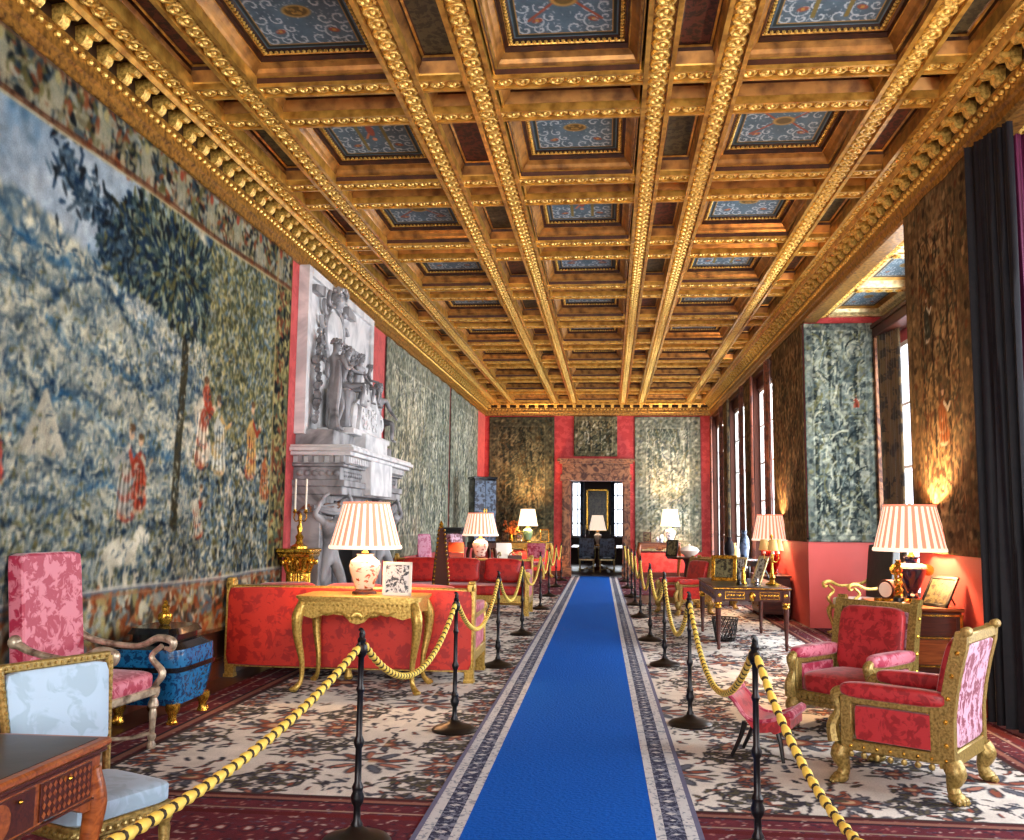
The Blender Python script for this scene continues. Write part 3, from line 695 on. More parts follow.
    line(img, [(hx-.3/c, hz+.02/c), (hx-.4/c, hz-.16/c)], 2.4, GREY, .9)
    tx, tz = X(5.95), Z(2.05)
    for k in range(60): line(img, [(tx, tz+.36/c), (tx+(k-30)*.009/c, tz-.08/c)], 1.2, (.72, .70, .62) if k % 4 else (.45, .45, .42), .35)
    img[:] = img*(.80+.4*fbm(h, w, 7, 30, 3))[..., None]
    strokes(img, 3600, (0, X(10.1), Z(1.0), Z(3.2)), [SLATE, GREY, NAVY, CREAM, OLIVE], 5, .7, 61, .42)
    # borders: dark top band of urns and foliage, brown and cream rule, leafy side column, warm lower band
    def rule(z, wd, col, al=.95):
        m = np.clip(1-np.abs(rowz-z-.012*np.sin(coly*2))/wd, 0, 1)**.5; mixc(img, m*al, col)
    tb = np.clip((rowz-4.245)*60, 0, 1); bg = weave_bg(h, w, [DARK, (.20, .24, .24), (.36, .38, .34), (.46, .44, .36)], 14, 33); img += (bg-img)*tb[..., None]
    leaves(img, 3800, (0, w, Z(4.28), Z(4.68)), [OLIVE, GREY, (.24, .30, .33), (.52, .5, .4), DARK, (.5, .3, .2), (.62, .60, .50)], 3.4, 51, .8)
    for yy in np.arange(4.6, 10.3, .62):
        x = X(yy); ell(img, x, Z(4.5), 7, 11, 0, (.58, .58, .50), .8); ell(img, x, Z(4.6), 3, 4, 0, RUST if int(yy*10) % 2 else STRAW, .8)
        for k in range(5): ell(img, x+(k-2)*4.5, Z(4.36), 2.2, 9, 0, (.64, .62, .54), .5)
    for z, wd, col in ((4.245, .016, (.72, .68, .54)), (4.265, .012, (.45, .28, .18)), (4.29, .014, (.36, .22, .16)), (4.67, .018, (.42, .32, .24))): rule(z, wd, col)
    sb = np.clip((coly-10.12)*60, 0, 1)*(1-tb); bg = weave_bg(h, w, [DARK, (.26, .28, .22), OLIVE, (.55, .53, .38)], 10, 35); img += (bg-img)*sb[..., None]
    leaves(img, 3000, (X(10.15), w, Z(1.0), Z(4.2)), [OLIVE, STRAW, DARK, (.34, .38, .33), (.6, .57, .42), (.5, .3, .22)], 3.4, 55, .8)
    for yy, col in ((10.11, (.62, .56, .40)), (10.57, (.50, .36, .24))): mixc(img, np.clip(1-np.abs(coly-yy)/.022, 0, 1)**.5, col)
    lb = np.clip((.99-rowz)*60, 0, 1); bg = weave_bg(h, w, [(.24, .20, .16), (.44, .38, .30), (.60, .55, .46), (.66, .46, .33)], 16, 37); img += (bg-img)*lb[..., None]
    leaves(img, 3400, (0, w, Z(.48), Z(.96)), [(.62, .36, .22), CREAM, GREY, (.28, .26, .22), (.54, .30, .18), STRAW, SLATE], 4, 56, .75)
    for z, wd, col in ((.995, .014, (.76, .75, .70)), (.975, .012, (.40, .44, .50)), (.94, .012, (.62, .46, .36)), (.49, .018, (.34, .22, .16))): rule(z, wd, col)
    for _ in range(1): img = (img*2+np.roll(img, 1, 0)+np.roll(img, -1, 0)+np.roll(img, 1, 1)+np.roll(img, -1, 1))/6
    r2 = np.clip((img-.5)*1.12+.5-.075, .02, 1)
    Yp = np.linspace(ya, yb, w); Zp = np.linspace(za, zb, h); gy, gz = np.meshgrid(Yp, Zp)
    gx = -3.53*(1+.0041*(Y1-gy))+.035+.010*np.sin(gy*5)*(zb-gz)/4
    o = gridmesh('tapestry', np.stack([gx, gy, gz], -1), r2, 'tapestry', None, .02)
    tag(o, 'huge blue and cream woven tapestry with hills, tree and robed figures on left wall', 'tapestry')
tapestry_main()
def verdure(name, label, P, w_m, h_m, c, pal, leafc, seed, border=.3, bcols=None, fig=None, lower=0, group=None):
    """P(u, v): point at u metres along, v metres up"""
    w, h = int(w_m/c), int(h_m/c); img = weave_bg(h, w, pal, .5/c, seed)
    col = fbm(h, w, .22/c, seed+3, 4)
    for k in range(int(w_m/.3)+1):                                        # trunks of the wood
        x = (k+.5)*w/(w_m/.3); line(img, [(x, 0), (x+rng.normal()*3, h*.5), (x+rng.normal()*5, h)], max(1, .035/c), pal[0], .7)
        line(img, [(x+.05/c, 0), (x+.05/c, h*.9)], max(.7, .012/c), pal[-1], .5)
    leaves(img, int(w_m*h_m*420), (0, w, 0, h), leafc, max(1.2, .034/c), seed+1, .6)
    strokes(img, int(w_m*h_m*60), (0, w, 0, h), leafc, .3/c, max(.7, .014/c), seed+2, .55, PI/2)
    if fig:
        for (u, v, s, rc) in fig: robed(img, u/c, v/c, s/c, rc, CREAM, seed)
    bc = bcols or [tuple(x*.85 for x in pal[1]), tuple(x*.95 for x in pal[2])]; e = int(border/c)
    m = np.ones((h, w)); m[e:h-e, e:w-e] = 0; bg = weave_bg(h, w, [bc[0], bc[1], bc[0]], .1/c, seed+9); img += (bg-img)*(m*.55)[..., None]
    for k in range(int((w_m+h_m)*2/.16)):                                  # flowers strung along the border
        t = k*.16; 
        if t < w_m: x, y = t, border/2
        elif t < w_m+h_m: x, y = w_m-border/2, t-w_m
        elif t < 2*w_m+h_m: x, y = t-w_m-h_m, h_m-border/2
        else: x, y = border/2, t-2*w_m-h_m
        ell(img, x/c, y/c, .05/c, .035/c, k, leafc[k % len(leafc)], .75)
    for ee, cc in ((e, pal[-1]), (max(2, e//7), tuple(x*.7 for x in pal[-1]))):
        q = np.zeros((h, w)); wd = max(1, int(.02/c)); q[ee:h-ee, ee:w-ee] = 1; q[ee+wd:h-ee-wd, ee+wd:w-ee-wd] = 0; mixc(img, q*.4, cc)
    img *= (.78+.44*fbm(h, w, .06/c, seed+20, 3))[..., None]
    U, V = np.meshgrid(np.linspace(0, w_m, w), np.linspace(0, h_m, h)); pts = P(U, V)
    o = gridmesh(name, np.stack(np.broadcast_arrays(*pts), -1), img, 'tapestry', None, .02); tag(o, label, 'tapestry', group); return o
GP = [(.26, .29, .26), (.42, .44, .38), (.56, .57, .50), (.68, .68, .60), (.76, .75, .67)]
GL = [(.20, .25, .23), (.34, .38, .32), (.55, .57, .50), (.70, .70, .60), (.80, .79, .70), (.30, .33, .35), (.44, .42, .28)]
DP = [(.13, .14, .11), (.26, .26, .20), (.38, .37, .28), (.48, .46, .35)]
DL = [(.10, .12, .10), (.22, .24, .18), (.40, .39, .28), (.50, .47, .34), (.14, .18, .17), (.34, .27, .16)]
BP = [(.20, .16, .10), (.36, .29, .19), (.50, .41, .27), (.62, .52, .36)]
BL = [(.12, .10, .07), (.26, .20, .12), (.50, .39, .25), (.64, .54, .37), (.22, .23, .17), (.36, .20, .11)]
lw_ = lambda y: -3.53*(1+.0041*(Y1-y))
verdure('tapestry', 'silvery grey-green forest tapestry on left wall just beyond the marble fireplace', lambda U, V: (lw_(15.25+U)+.035+.012*np.sin(U*6), 15.25+U, .9+V), 6.05, 3.78, .028, GP, GL, 100, .4)
verdure('tapestry', 'silvery grey-green tapestry at far end of left wall behind blue lacquer cabinet', lambda U, V: (lw_(21.45+U)+.035+.012*np.sin(U*6), 21.45+U, .9+V), 4.2, 3.78, .03, GP, GL, 130, .35)
verdure('tapestry', 'dark olive tapestry on far wall left of the doorway', lambda U, V: (-3.40+U, Y1-.03, .75+V), 1.94, 3.92, .028, DP, DL, 160, .3)
verdure('tapestry', 'small square tapestry hung above the far doorway', lambda U, V: (-.88+U, Y1-.03, 3.5+V), 1.27, 1.19, .026, [(.20, .20, .15), (.36, .35, .26), (.52, .48, .36), (.62, .58, .44)], DL+[CREAM], 190, .14)
verdure('tapestry', 'pale grey-green tapestry on far wall right of the doorway', lambda U, V: (.90+U, Y1-.03, .75+V), 1.9, 3.92, .028, GP, GL, 220, .34)
verdure('tapestry', 'brown and gold tapestry on near right pier behind coral lampshade', lambda U, V: (XR-.035+.01*np.sin(U*7), 9.66-U, 1.30+V), 1.72, 3.42, .017, BP, BL, 250, .36, None, [(.9, 1.0, .6, (.5, .3, .16)), (.6, 2.0, .5, (.18, .2, .16))])
verdure('tapestry', 'blue-grey forest tapestry facing the room end on side of second pier', lambda U, V: (XR+.0+U, 14.71-.035+0*U, 1.30+V), 1.05, 3.40, .017, [(.12, .15, .15), (.28, .32, .31), (.46, .50, .47), (.60, .63, .57)], [(.10, .14, .15), (.22, .28, .29), (.42, .47, .44), (.62, .65, .57), (.74, .75, .65), (.40, .40, .26)], 280, .12, None, [(.75, 2.05, .22, RUST)])
verdure('tapestry', 'dark brown tapestry on room side of second pier behind red vase lamp', lambda U, V: (XR-.035+0*U, 17.28-U, 1.30+V), 2.56, 3.40, .03, BP, BL, 310, .3)
for yy, nm in ((20.73, 'narrow brown tapestry strip on right wall between first and second far windows'), (24.38, 'narrow brown tapestry strip on right wall between second and last far windows')):
    verdure('tapestry', nm, lambda U, V, yy=yy: (XR-.035+0*U, yy-U, 1.0+V), 1.05, 3.6, .04, BP, BL, int(yy*10), .2)
# ================================================================== CARPETS
def persian_tile(n, seed):
    im = np.zeros((n, n, 3))+np.array((.86, .84, .80)); im *= (.88+.24*fbm(n, n, n/9, seed))[..., None]; u = n/100
    dk = (.20, .20, .24); rs = (.58, .32, .24); sl = (.38, .40, .44); pk = (.70, .46, .38); gr = (.36, .34, .26)
    r = random.Random(seed)
    def P(x, y): return x % 100*u, y % 100*u
    def wl(pts, w, c, al=.9):
        for (a, b_) in zip(pts[:-1], pts[1:]):
            m = max(2, int(math.hypot(b_[0]-a[0], b_[1]-a[1])/.5))
            for i in range(m):
                x = a[0]+(b_[0]-a[0])*i/m; y = a[1]+(b_[1]-a[1])*i/m; q = P(x, y); ell(im, q[0], q[1], w*u, w*u, 0, c, al)
    def leaf(x, y, a, s, c):
        q = P(x, y); ell(im, q[0], q[1], s*1.9*u, s*.75*u, a, dk, .9); ell(im, q[0], q[1], s*1.5*u, s*.45*u, a, c, .95)
    def pal(x, y, s, a):
        for k in range(9):
            t = a+2*PI*k/9; leaf(x+s*1.5*math.cos(t), y+s*1.5*math.sin(t), t, s*.55, [rs, sl, pk][k % 3])
        q = P(x, y); ell(im, q[0], q[1], s*1.35*u, s*1.1*u, 0, dk, .95); ell(im, q[0], q[1], s*1.1*u, s*.85*u, 0, rs, .95); ell(im, q[0], q[1], s*.6*u, s*.45*u, 0, (.78, .66, .52), .95)
    for ox, oy in ((0, 0), (50, 50)):
        for sx in (-1, 1):
            for sy in (-1, 1):
                for R, tw, st in ((20, 1, 0), (13, -1, 1.2), (9, 1, 2.4)):
                    cx, cy = ox+sx*(20+R*.25), oy+sy*(16+st*4)
                    pts = [(cx+sx*R*(1-.8*t)*math.cos(st+tw*t*6.5), cy+sy*R*(1-.8*t)*math.sin(st+tw*t*6.5)) for t in np.linspace(0, 1, 34)]
                    wl(pts, .55, dk)
                    for k in range(2, 34, 4): leaf(pts[k][0]+r.uniform(-1.5, 1.5), pts[k][1]+r.uniform(-1.5, 1.5), r.uniform(0, PI), 1.7, [rs, sl, gr, pk][k % 4])
                pal(ox+sx*27, oy+sy*9, 3.0, sx)
        pal(ox, oy, 6.2, .3); pal(ox+25, oy, 3.6, 0); pal(ox, oy+25, 4.2, 0)
    for k in range(260): leaf(r.uniform(0, 100), r.uniform(0, 100), r.uniform(0, PI), r.uniform(.9, 1.7), [sl, rs, dk, gr][k % 4])
    return im
TILE = persian_tile(200, 4)
def border_tile(n, seed, base):
    im = np.zeros((n, n, 3))+np.array(base); im *= (.8+.4*fbm(n, n, n/8, seed))[..., None]; r = random.Random(seed); u = n/100
    cs = [(.66, .46, .42), (.20, .14, .20), (.78, .73, .69), (.46, .16, .18), (.34, .32, .40)]
    for k in range(420): ell(im, r.uniform(0, n), r.uniform(0, n), r.uniform(1, 3)*u, r.uniform(.5, 1.4)*u, r.uniform(0, PI), cs[k % 5], .8)
    for k in range(6):
        x = (k+.5)*n/6
        for rr, c in ((6, cs[1]), (4.6, cs[3]), (2.4, cs[2])): ell(im, x, n/2, rr*u, rr*1.3*u, 0, c, .9)
    return im
BT = border_tile(160, 5, (.38, .15, .19)); BT2 = border_tile(160, 9, (.34, .13, .17))
def carpet(label, xa, xb, ya, yb, fx0, fx1, fy0, z, group=None):
    """pale field of scrolling vines inside a maroon border"""
    ys = [ya]
    while ys[-1] < yb: ys.append(ys[-1]+max(.010, .011*(ys[-1]/5.5)**1.5))
    ys = np.array(ys); xs = np.linspace(xa, xb, int((xb-xa)/.0125)); gx, gy = np.meshgrid(xs, ys)
    def samp(t, sc, ox=0, oy=0):
        n = t.shape[0]; ix = ((gx-ox)/sc*n).astype(int) % n; iy = ((gy-oy)/sc*n).astype(int) % n; return t[iy, ix]
    im = samp(TILE, 1.9, .4, .3)
    warm = vnoise(len(ys), len(xs), 60, 5); 
    bd = ~((gx > fx0) & (gx < fx1) & (gy > fy0) & (gy < yb-.35)); im = np.where(bd[..., None], samp(BT, .85), im)
    e = np.minimum(np.minimum(gx-fx0, fx1-gx), gy-fy0)
    for d0, d1, c in ((-.03, 0, (.28, .12, .12)), (-.09, -.045, (.55, .38, .32)), (-.115, -.095, (.14, .12, .16)), (-.27, -.25, (.62, .52, .46)), (-.36, -.30, (.40, .12, .13)), (.0, .015, (.25, .2, .2))):
        m = (e > d0) & (e <= d1); im = np.where(m[..., None], np.array(c)*(.8+.3*warm[..., None]), im)
    o = gridmesh('persian_carpet', np.stack([gx, gy, gx*0+z], -1), im, 'rug', None, .012); o.modifiers[0].offset = -1
    return tag(o, label, 'carpet', group)
carpet('cream field Persian carpet with rust scrolls left of the blue runner', -3.45, -.80, 4.2, 20.5, -3.05, -.7, 5.25, .016)
carpet('cream field Persian carpet with rust scrolls right of the blue runner', .34, 3.05, 4.2, 18.4, .2, 2.63, 5.25, .016)
def plainrug(label, xa, xb, ya, yb, z):
    ys = [ya]
    while ys[-1] < yb: ys.append(ys[-1]+max(.02, .016*(max(ys[-1], 2)/5.5)**1.5))
    gx, gy = np.meshgrid(np.linspace(xa, xb, int((xb-xa)/.03)), np.array(ys)); n = BT2.shape[0]
    im = BT2[(gy/1.1*n).astype(int) % n, (gx/1.1*n).astype(int) % n]
    tag(gridmesh('maroon_carpet', np.stack([gx, gy, gx*0+z], -1), im, 'rug', None, .006), label, 'carpet')
plainrug('maroon patterned carpet in front foreground under the roped walkway', -3.6, 3.05, .2, 4.19, .010)
plainrug('dark maroon carpet on floor beyond the two cream carpets', -3.3, 2.95, 20.6, 26.9, .010)
plainrug('maroon carpet strip in the wide window bay on the right', 3.16, 4.40, 9.75, 14.6, .010)
# blue runner with three-striped borders on each side
def runner():
    t = thing('blue_runner', 'long royal blue runner carpet with cream and navy borders down the middle', 'carpet', (0, 0, 0))
    def L(y): return float(np.interp(y, [4.7, 27.2], [-.935, -.92]))
    def Rr(y): return float(np.interp(y, [4.7, 27.2], [.49, .385]))
    z = .024; cuts = [0, .028, .085, .185, .235]
    ys = [0.3+i*.25 for i in range(108)]; ys = [y for y in ys if y < 27.15]+[27.15]
    def stripm(b, fa, fb, m, zz=z):
        vs = []; fs = []
        for y in ys: vs += [(fa(y), y, zz), (fb(y), y, zz), (fa(y), y, .008), (fb(y), y, .008)]
        for i in range(len(ys)-1):
            k = i*4; fs += [(k, k+1, k+5, k+4), (k, k+4, k+6, k+2), (k+1, k+3, k+7, k+5)]
        b.add(vs, fs, m)
    b = MB(); stripm(b, lambda y: L(y)+cuts[4], lambda y: Rr(y)-cuts[4], 'blue'); b.build('runner_field', t)
    for sd in (0, 1):
        b = MB()
        for k, m in enumerate(('lilac_band', 'cream_band', 'navy_band', 'cream_band')):
            if sd == 0: stripm(b, lambda y: L(y)+cuts[k], lambda y: L(y)+cuts[k+1], m, z+.001*(k % 2))
            else: stripm(b, lambda y: Rr(y)-cuts[k+1], lambda y: Rr(y)-cuts[k], m, z+.001*(k % 2))
        for y in np.arange(3.5, 16, .11):                              # little cream figures on the navy band
            x = (L(y)+.135) if sd == 0 else (Rr(y)-.135)
            w = .032 if int(round(y/.11)) % 2 else .018
            b.add([(x-w, y, z+.0045), (x, y-w*.8, z+.0045), (x+w, y, z+.0045), (x, y+w*.8, z+.0045)], [(0, 1, 2, 3)], 'cream_band')
            for s in (-1, 1): b.add([(x+s*.04-.007, y+.045, z+.0045), (x+s*.04, y+.036, z+.0045), (x+s*.04+.007, y+.045, z+.0045), (x+s*.04, y+.054, z+.0045)], [(0, 1, 2, 3)], 'lilac_band')
        b.build('runner_border', t)
runner()
# ================================================================== FURNITURE BUILDERS
def spline(pts, n=6):
    """Catmull-Rom through points"""
    P = [Vector(p) for p in pts]; P = [P[0]*2-P[1]]+P+[P[-1]*2-P[-2]]; out = []
    for i in range(1, len(P)-2):
        for k in range(n):
            t = k/n; a, b_, c, d = P[i-1:i+3]
            out.append(.5*((2*b_)+(c-a)*t+(2*a-5*b_+4*c-d)*t*t+(3*b_-a-3*c+d)*t**3))
    out.append(P[-2]); return out
def rlerp(rs, n):
    x = np.linspace(0, len(rs)-1, n); return [float(v) for v in np.interp(x, range(len(rs)), rs)]
def cabriole(b, x, y, h, dx, dy, m, s=1.0, n=10):
    """curved leg: knee outwards, ankle inwards, pad foot; (dx,dy) = outward diagonal"""
    p = spline([(x, y, h), (x+dx*.035*s, y+dy*.035*s, h*.84), (x+dx*.03*s, y+dy*.03*s, h*.62), (x-dx*.005*s, y-dy*.005*s, h*.34), (x-dx*.005*s, y-dy*.005*s, h*.13), (x+dx*.03*s, y+dy*.03*s, h*.045), (x+dx*.055*s, y+dy*.055*s, h*.02)])
    b.tube(p, rlerp([.042*s, .052*s, .040*s, .025*s, .02*s, .028*s, .03*s], len(p)), m, n)
    b.ball((x+dx*.05*s, y+dy*.05*s, .022*s), .034*s, m, 10, 6, (1.1, 1.1, .62))
    b.ball((x+dx*.055*s, y+dy*.055*s, h*.82), .03*s, m, 8, 6, (1, 1, 1.6))
def paw(b, x, y, h, dx, dy, m, s=1.0):
    """short carved leg that ends in a lion's paw"""
    p = spline([(x, y, h), (x+dx*.03*s, y+dy*.03*s, h*.75), (x+dx*.0*s, y+dy*.0*s, h*.42), (x+dx*.02*s, y+dy*.02*s, h*.2)], 5)
    b.tube(p, rlerp([.075*s, .085*s, .05*s, .055*s], len(p)), m, 10)
    b.ball((x+dx*.03*s, y+dy*.03*s, .05*s), .066*s, m, 10, 6, (1.05, 1.05, .75))
    a0 = math.atan2(dy, dx)
    for k in (-1.5, -.5, .5, 1.5):
        a = a0+k*.38; c_, s_ = math.cos(a), math.sin(a)
        b.ball((x+c_*.085*s, y+s_*.085*s, .032*s), .028*s, m, 7, 5, (1.2, 1.2, .95)); b.ball((x+c_*.112*s, y+s_*.112*s, .018*s), .014*s, m, 6, 4)
    for k in range(3): b.ball((x+dx*.055*s, y+dy*.055*s, h*(.55+.16*k)), .026*s, m, 7, 5)
def pleated_lamp(name, label, loc, vase_m, vprof, zs, zt, rb, rt, mats=('shade_cream', 'shade_red'), power=75, group='table lamps with pleated shades', pleats=26, extra=None, cat='lamp'):
    """table lamp: porcelain body, gilt foot, harp, pleated empire shade and its bulb"""
    t = thing(name, label, cat, loc, 0, group); h = zs
    b = MB(); b.lathe([(0.001, 0), (.115, 0), (.115, .02), (.09, .035), (.075, .045)], 'bronze' if vase_m != 'vase_imari' else 'mahogany', 24); b.build('lamp_foot', t)
    b = MB(); b.lathe([(r, .04+z*(h-.10)) for r, z in vprof], vase_m, 32)
    if vase_m == 'vase_imari': b.lathe([(r*1.004, .04+z*(h-.10)) for r, z in vprof if z > .72], 'vase_white', 32)
    b.build('lamp_body', t)
    b = MB(); b.lathe([(.03, h-.07), (.035, h-.05), (.02, h-.03), (.014, h+.04), (.022, h+.05), (.022, h+.10), (.01, h+.11)], 'bronze', 14)
    b.tube([(0, 0, h+.09), (0, 0, zt+.01)], .004, 'bronze', 6)
    for k in range(3): a = 2*PI*k/3; b.tube([(0, 0, zt-.02), (rt*.98*math.cos(a), rt*.98*math.sin(a), zt-.02)], .0035, 'bronze', 5)
    b.ball((0, 0, zt+.012), .012, 'bronze'); b.build('lamp_fitting', t)
    b = MB(); n = pleats*4; K = 6
    b.lathe([(rb+(rt-rb)*k/K, zs+(zt-zs)*k/K) for k in range(K+1)], mats[0], n, pleat=.010, m2=mats[1], skip=True)
    b.lathe([(rb-.006+(rt-rb)*k/K, zs+(zt-zs)*k/K) for k in range(K+1)], mats[0], n, skip=True)
    sh = b.build('lamp_shade', t, 70)
    b = MB(); b.lathe([(rb+.006, zs-.012), (rb+.012, zs), (rb+.006, zs+.022), (rb-.004, zs+.02), (rb-.004, zs-.012)], mats[0], 48, skip=True); b.build('bottom_trim', sh)
    b = MB(); b.lathe([(rt+.004, zt-.012), (rt+.010, zt), (rt+.004, zt+.008), (rt-.004, zt), (rt-.004, zt-.01)], mats[1], 48, skip=True); b.build('top_trim', sh)
    if extra: extra(t, h)
    if power:
        l = bpy.data.lights.new('bulb', 'POINT'); l.energy = power; l.color = (1.0, .60, .30); l.shadow_soft_size = .07
        o = bpy.data.objects.new('bulb', l); COL.objects.link(o); o.parent = t; o.location = (0, 0, (zs+zt)/2+.02)
    return t
JAR = [(.075, 0), (.088, .03), (.105, .2), (.138, .5), (.150, .66), (.135, .80), (.085, .90), (.072, .94), (.085, 1.0)]
URN = [(.05, 0), (.055, .06), (.04, .12), (.075, .3), (.125, .62), (.135, .74), (.09, .82), (.05, .88), (.055, .94), (.085, 1.0)]

def sofa(label, loc, rz, W=2.45, D=.92, cush='red_cush', cushions=3):
    t = thing('sofa', label, 'sofa', loc, rz, 'facing pair of red sofas'); w, d = W/2, D/2
    b = MB(); b.soft((0, d-.05, .50), (W-.03, .12, .76), 'red_silk', 8, 24); b.build('back_panel', t)
    b = MB(); b.b2((-w+.04, d-.13, .86), (w-.04, d-.02, .895), 'gold_furn', .01); b.b2((-w+.04, -d+.02, .20), (w-.04, -d+.07, .33), 'gold_furn', .01)
    b.b2((-w+.06, d-.10, .105), (w-.06, d-.03, .13), 'gold_furn')
    for s in (-1, 1):
        b.b2((s*(w-.035), d-.14, .14), (s*w, d-.0, .93), 'gold_furn', .010); b.b2((s*(w-.075), d-.12, .86), (s*(w+.005), d-.0, .945), 'gold_furn', .012); b.b2((s*(w-.065), d-.11, .94), (s*(w-.0), d-.01, .965), 'gold_furn', .008)
        b.b2((s*(w-.08), -d, .14), (s*w, -d+.09, .62), 'gold_furn', .012); b.b2((s*(w-.05), -d+.05, .20), (s*w, d-.1, .30), 'gold_furn', .01); b.b2((s*(w-.05), -d+.05, .60), (s*w, d-.1, .66), 'gold_furn', .01)
        b.lathe([(.03, -.05), (.06, -.045), (.06, .045), (.03, .05)], 'gold_furn', 14, (s*(w-.04), -d+.05, .66), axis='y')
    b.build('frame', t)
    for s in (-1, 1):
        b = MB(); b.soft((s*(w-.045), 0, .46), (.07, D-.18, .32), 'pink_damask', 6, 12); b.soft((s*(w-.05), -.02, .69), (.11, D-.16, .10), 'pink_damask', 6, 4); b.build('arm', t)
    for sx in (-1, 1):
        for sy in (-1, 1):
            b = MB(); b.box((sx*(w-.05), sy*(d-.06), .085), (.085, .085, .17), 'gold_furn', 1.12, .008); b.box((sx*(w-.05), sy*(d-.06), .02), (.10, .10, .035), 'gold_furn'); b.build('leg', t)
    for sy in (-1, 1): b = MB(); b.lathe([(.03, 0), (.045, .03), (.03, .08), (.05, .2)], 'gold_furn', 12, (0, sy*(d-.08), 0)); b.build('leg', t)
    b = MB(); b.soft((0, -.03, .40), (W-.14, D-.16, .17), cush, 10, 7, .12); b.build('seat_cushion', t)
    n = cushions
    for k in range(n):
        x = -w+.16+(W-.32)*(k+.5)/n
        b = MB(); b.soft((0, 0, 0), ((W-.36)/n-.02, .17, .42), cush, 10, 5, 0, lambda p: (p[0]*(1-.10*(1-min(1, abs(p[2])/.21))), p[1]*1.2, p[2])); o = b.build('back_cushion', t)
        o.location = (x, d-.26, .70); o.rotation_euler = (-.22, .03*(k-1), 0)
    return t
def bergere(label, loc, rz, seat='crimson', outer='rose_damask', side='crimson', group=None, pale='gold_chair'):
    t = thing('armchair', label, 'armchair', loc, rz, group or 'heavy giltwood armchairs with lion feet'); t.scale = (.90, .90, .92); w, d = .35, .34
    bz = lambda z: d-.02+.13*max(0, (z-.45)/.6)**1.5          # the back sweeps rearwards as it rises
    b = MB()
    for s in (-1, 1):
        zz = [.20, .35, .50, .65, .80, .93, 1.03]
        prof = [(bz(z)-.045, z) for z in zz]+[(bz(z)+.045-(.02 if z > .95 else 0), z) for z in reversed(zz)]
        b.extr([(p[0], p[1]) for p in prof], 0, s*w-.035, s*w+.035, pale)
        for z in (.34, .48, .62, .76, .90): b.ball((s*(w+.036), bz(z), z), .016, 'bronze', 6, 4)
        b.lathe([(.015, -.042), (.03, -.038), (.03, .038), (.015, .042)], pale, 14, (s*w, bz(1.03)+.012, 1.03), axis='x')
        b.b2((s*w-.03, -d, .22), (s*w+.03, d-.02, .285), pale, .008); b.b2((s*w-.03, -d, .515), (s*w+.03, d, .57), pale, .008); b.b2((s*w-.032, -d-.01, .22), (s*w+.032, -d+.07, .57), pale, .008)
        b.b2((s*w-.028, d-.12, .25), (s*w+.028, d, .55), pale, .006)
        p = spline([(s*w, -d+.02, .60), (s*w, -d-.045, .56), (s*w, -d-.03, .46), (s*w, -d-.07, .36), (s*w, -d-.06, .26)], 5); b.tube(p, rlerp([.03, .042, .028, .045, .05], len(p)), pale, 8)
    b.b2((-w, bz(.98)-.04, .95), (w, bz(.98)+.035, 1.02), pale, .01); b.b2((-w, bz(.3)-.03, .20), (w, bz(.3)+.045, .30), pale, .01)
    b.b2((-w, -d-.02, .20), (w, -d+.05, .31), pale, .01); b.b2((-w, -d-.035, .205), (w, -d-.01, .235), pale)
    for k in range(11): b.box((-w+.06+k*(2*w-.12)/10, -d-.028, .27), (.045, .03, .045), pale, .8)
    for s in (-1, 1):
        for k in range(8): b.ball((s*(w+.03), -d+.06+k*.085, .20), .022, pale, 6, 4, (.7, 1, 1)); b.ball((s*(w+.034), -d+.06+k*.085, .25), .012, 'bronze', 6, 4)
    b.build('frame', t)
    for sx in (-1, 1):
        for y_, dy in ((-d, -1), (d+.0, 1)):
            b = MB(); paw(b, sx*w, y_, .24, sx*.35, dy*.95, pale, .78); b.build('leg', t)
    b = MB(); b.soft((0, -.03, .375), (2*w-.08, 2*d-.02, .17), seat, 8, 6, .15); b.build('seat', t)
    b = MB(); n = 8
    b.soft((0, 0, .70), (2*w-.11, .10, .56), seat, 8, 7, 0, lambda p: (p[0], p[1]+bz(p[2])-.06, p[2])); b.build('backrest', t)
    b = MB(); b.soft((0, 0, .63), (2*w-.085, .05, .64), outer, 8, 16, 0, lambda p: (p[0], p[1]+bz(p[2])+.018, p[2])); b.build('back_panel', t)
    for s in (-1, 1):
        b = MB(); b.soft((s*w, .0, .40), (.052, 2*d-.17, .215), side, 6, 22); q = b.build('side_panel', t)
        b = MB(); b.soft((s*w, -.01, .605), (.125, 2*d+.0, .105), side if outer != 'x' else seat, 8, 4); b.build('arm_pad', t)
    return t

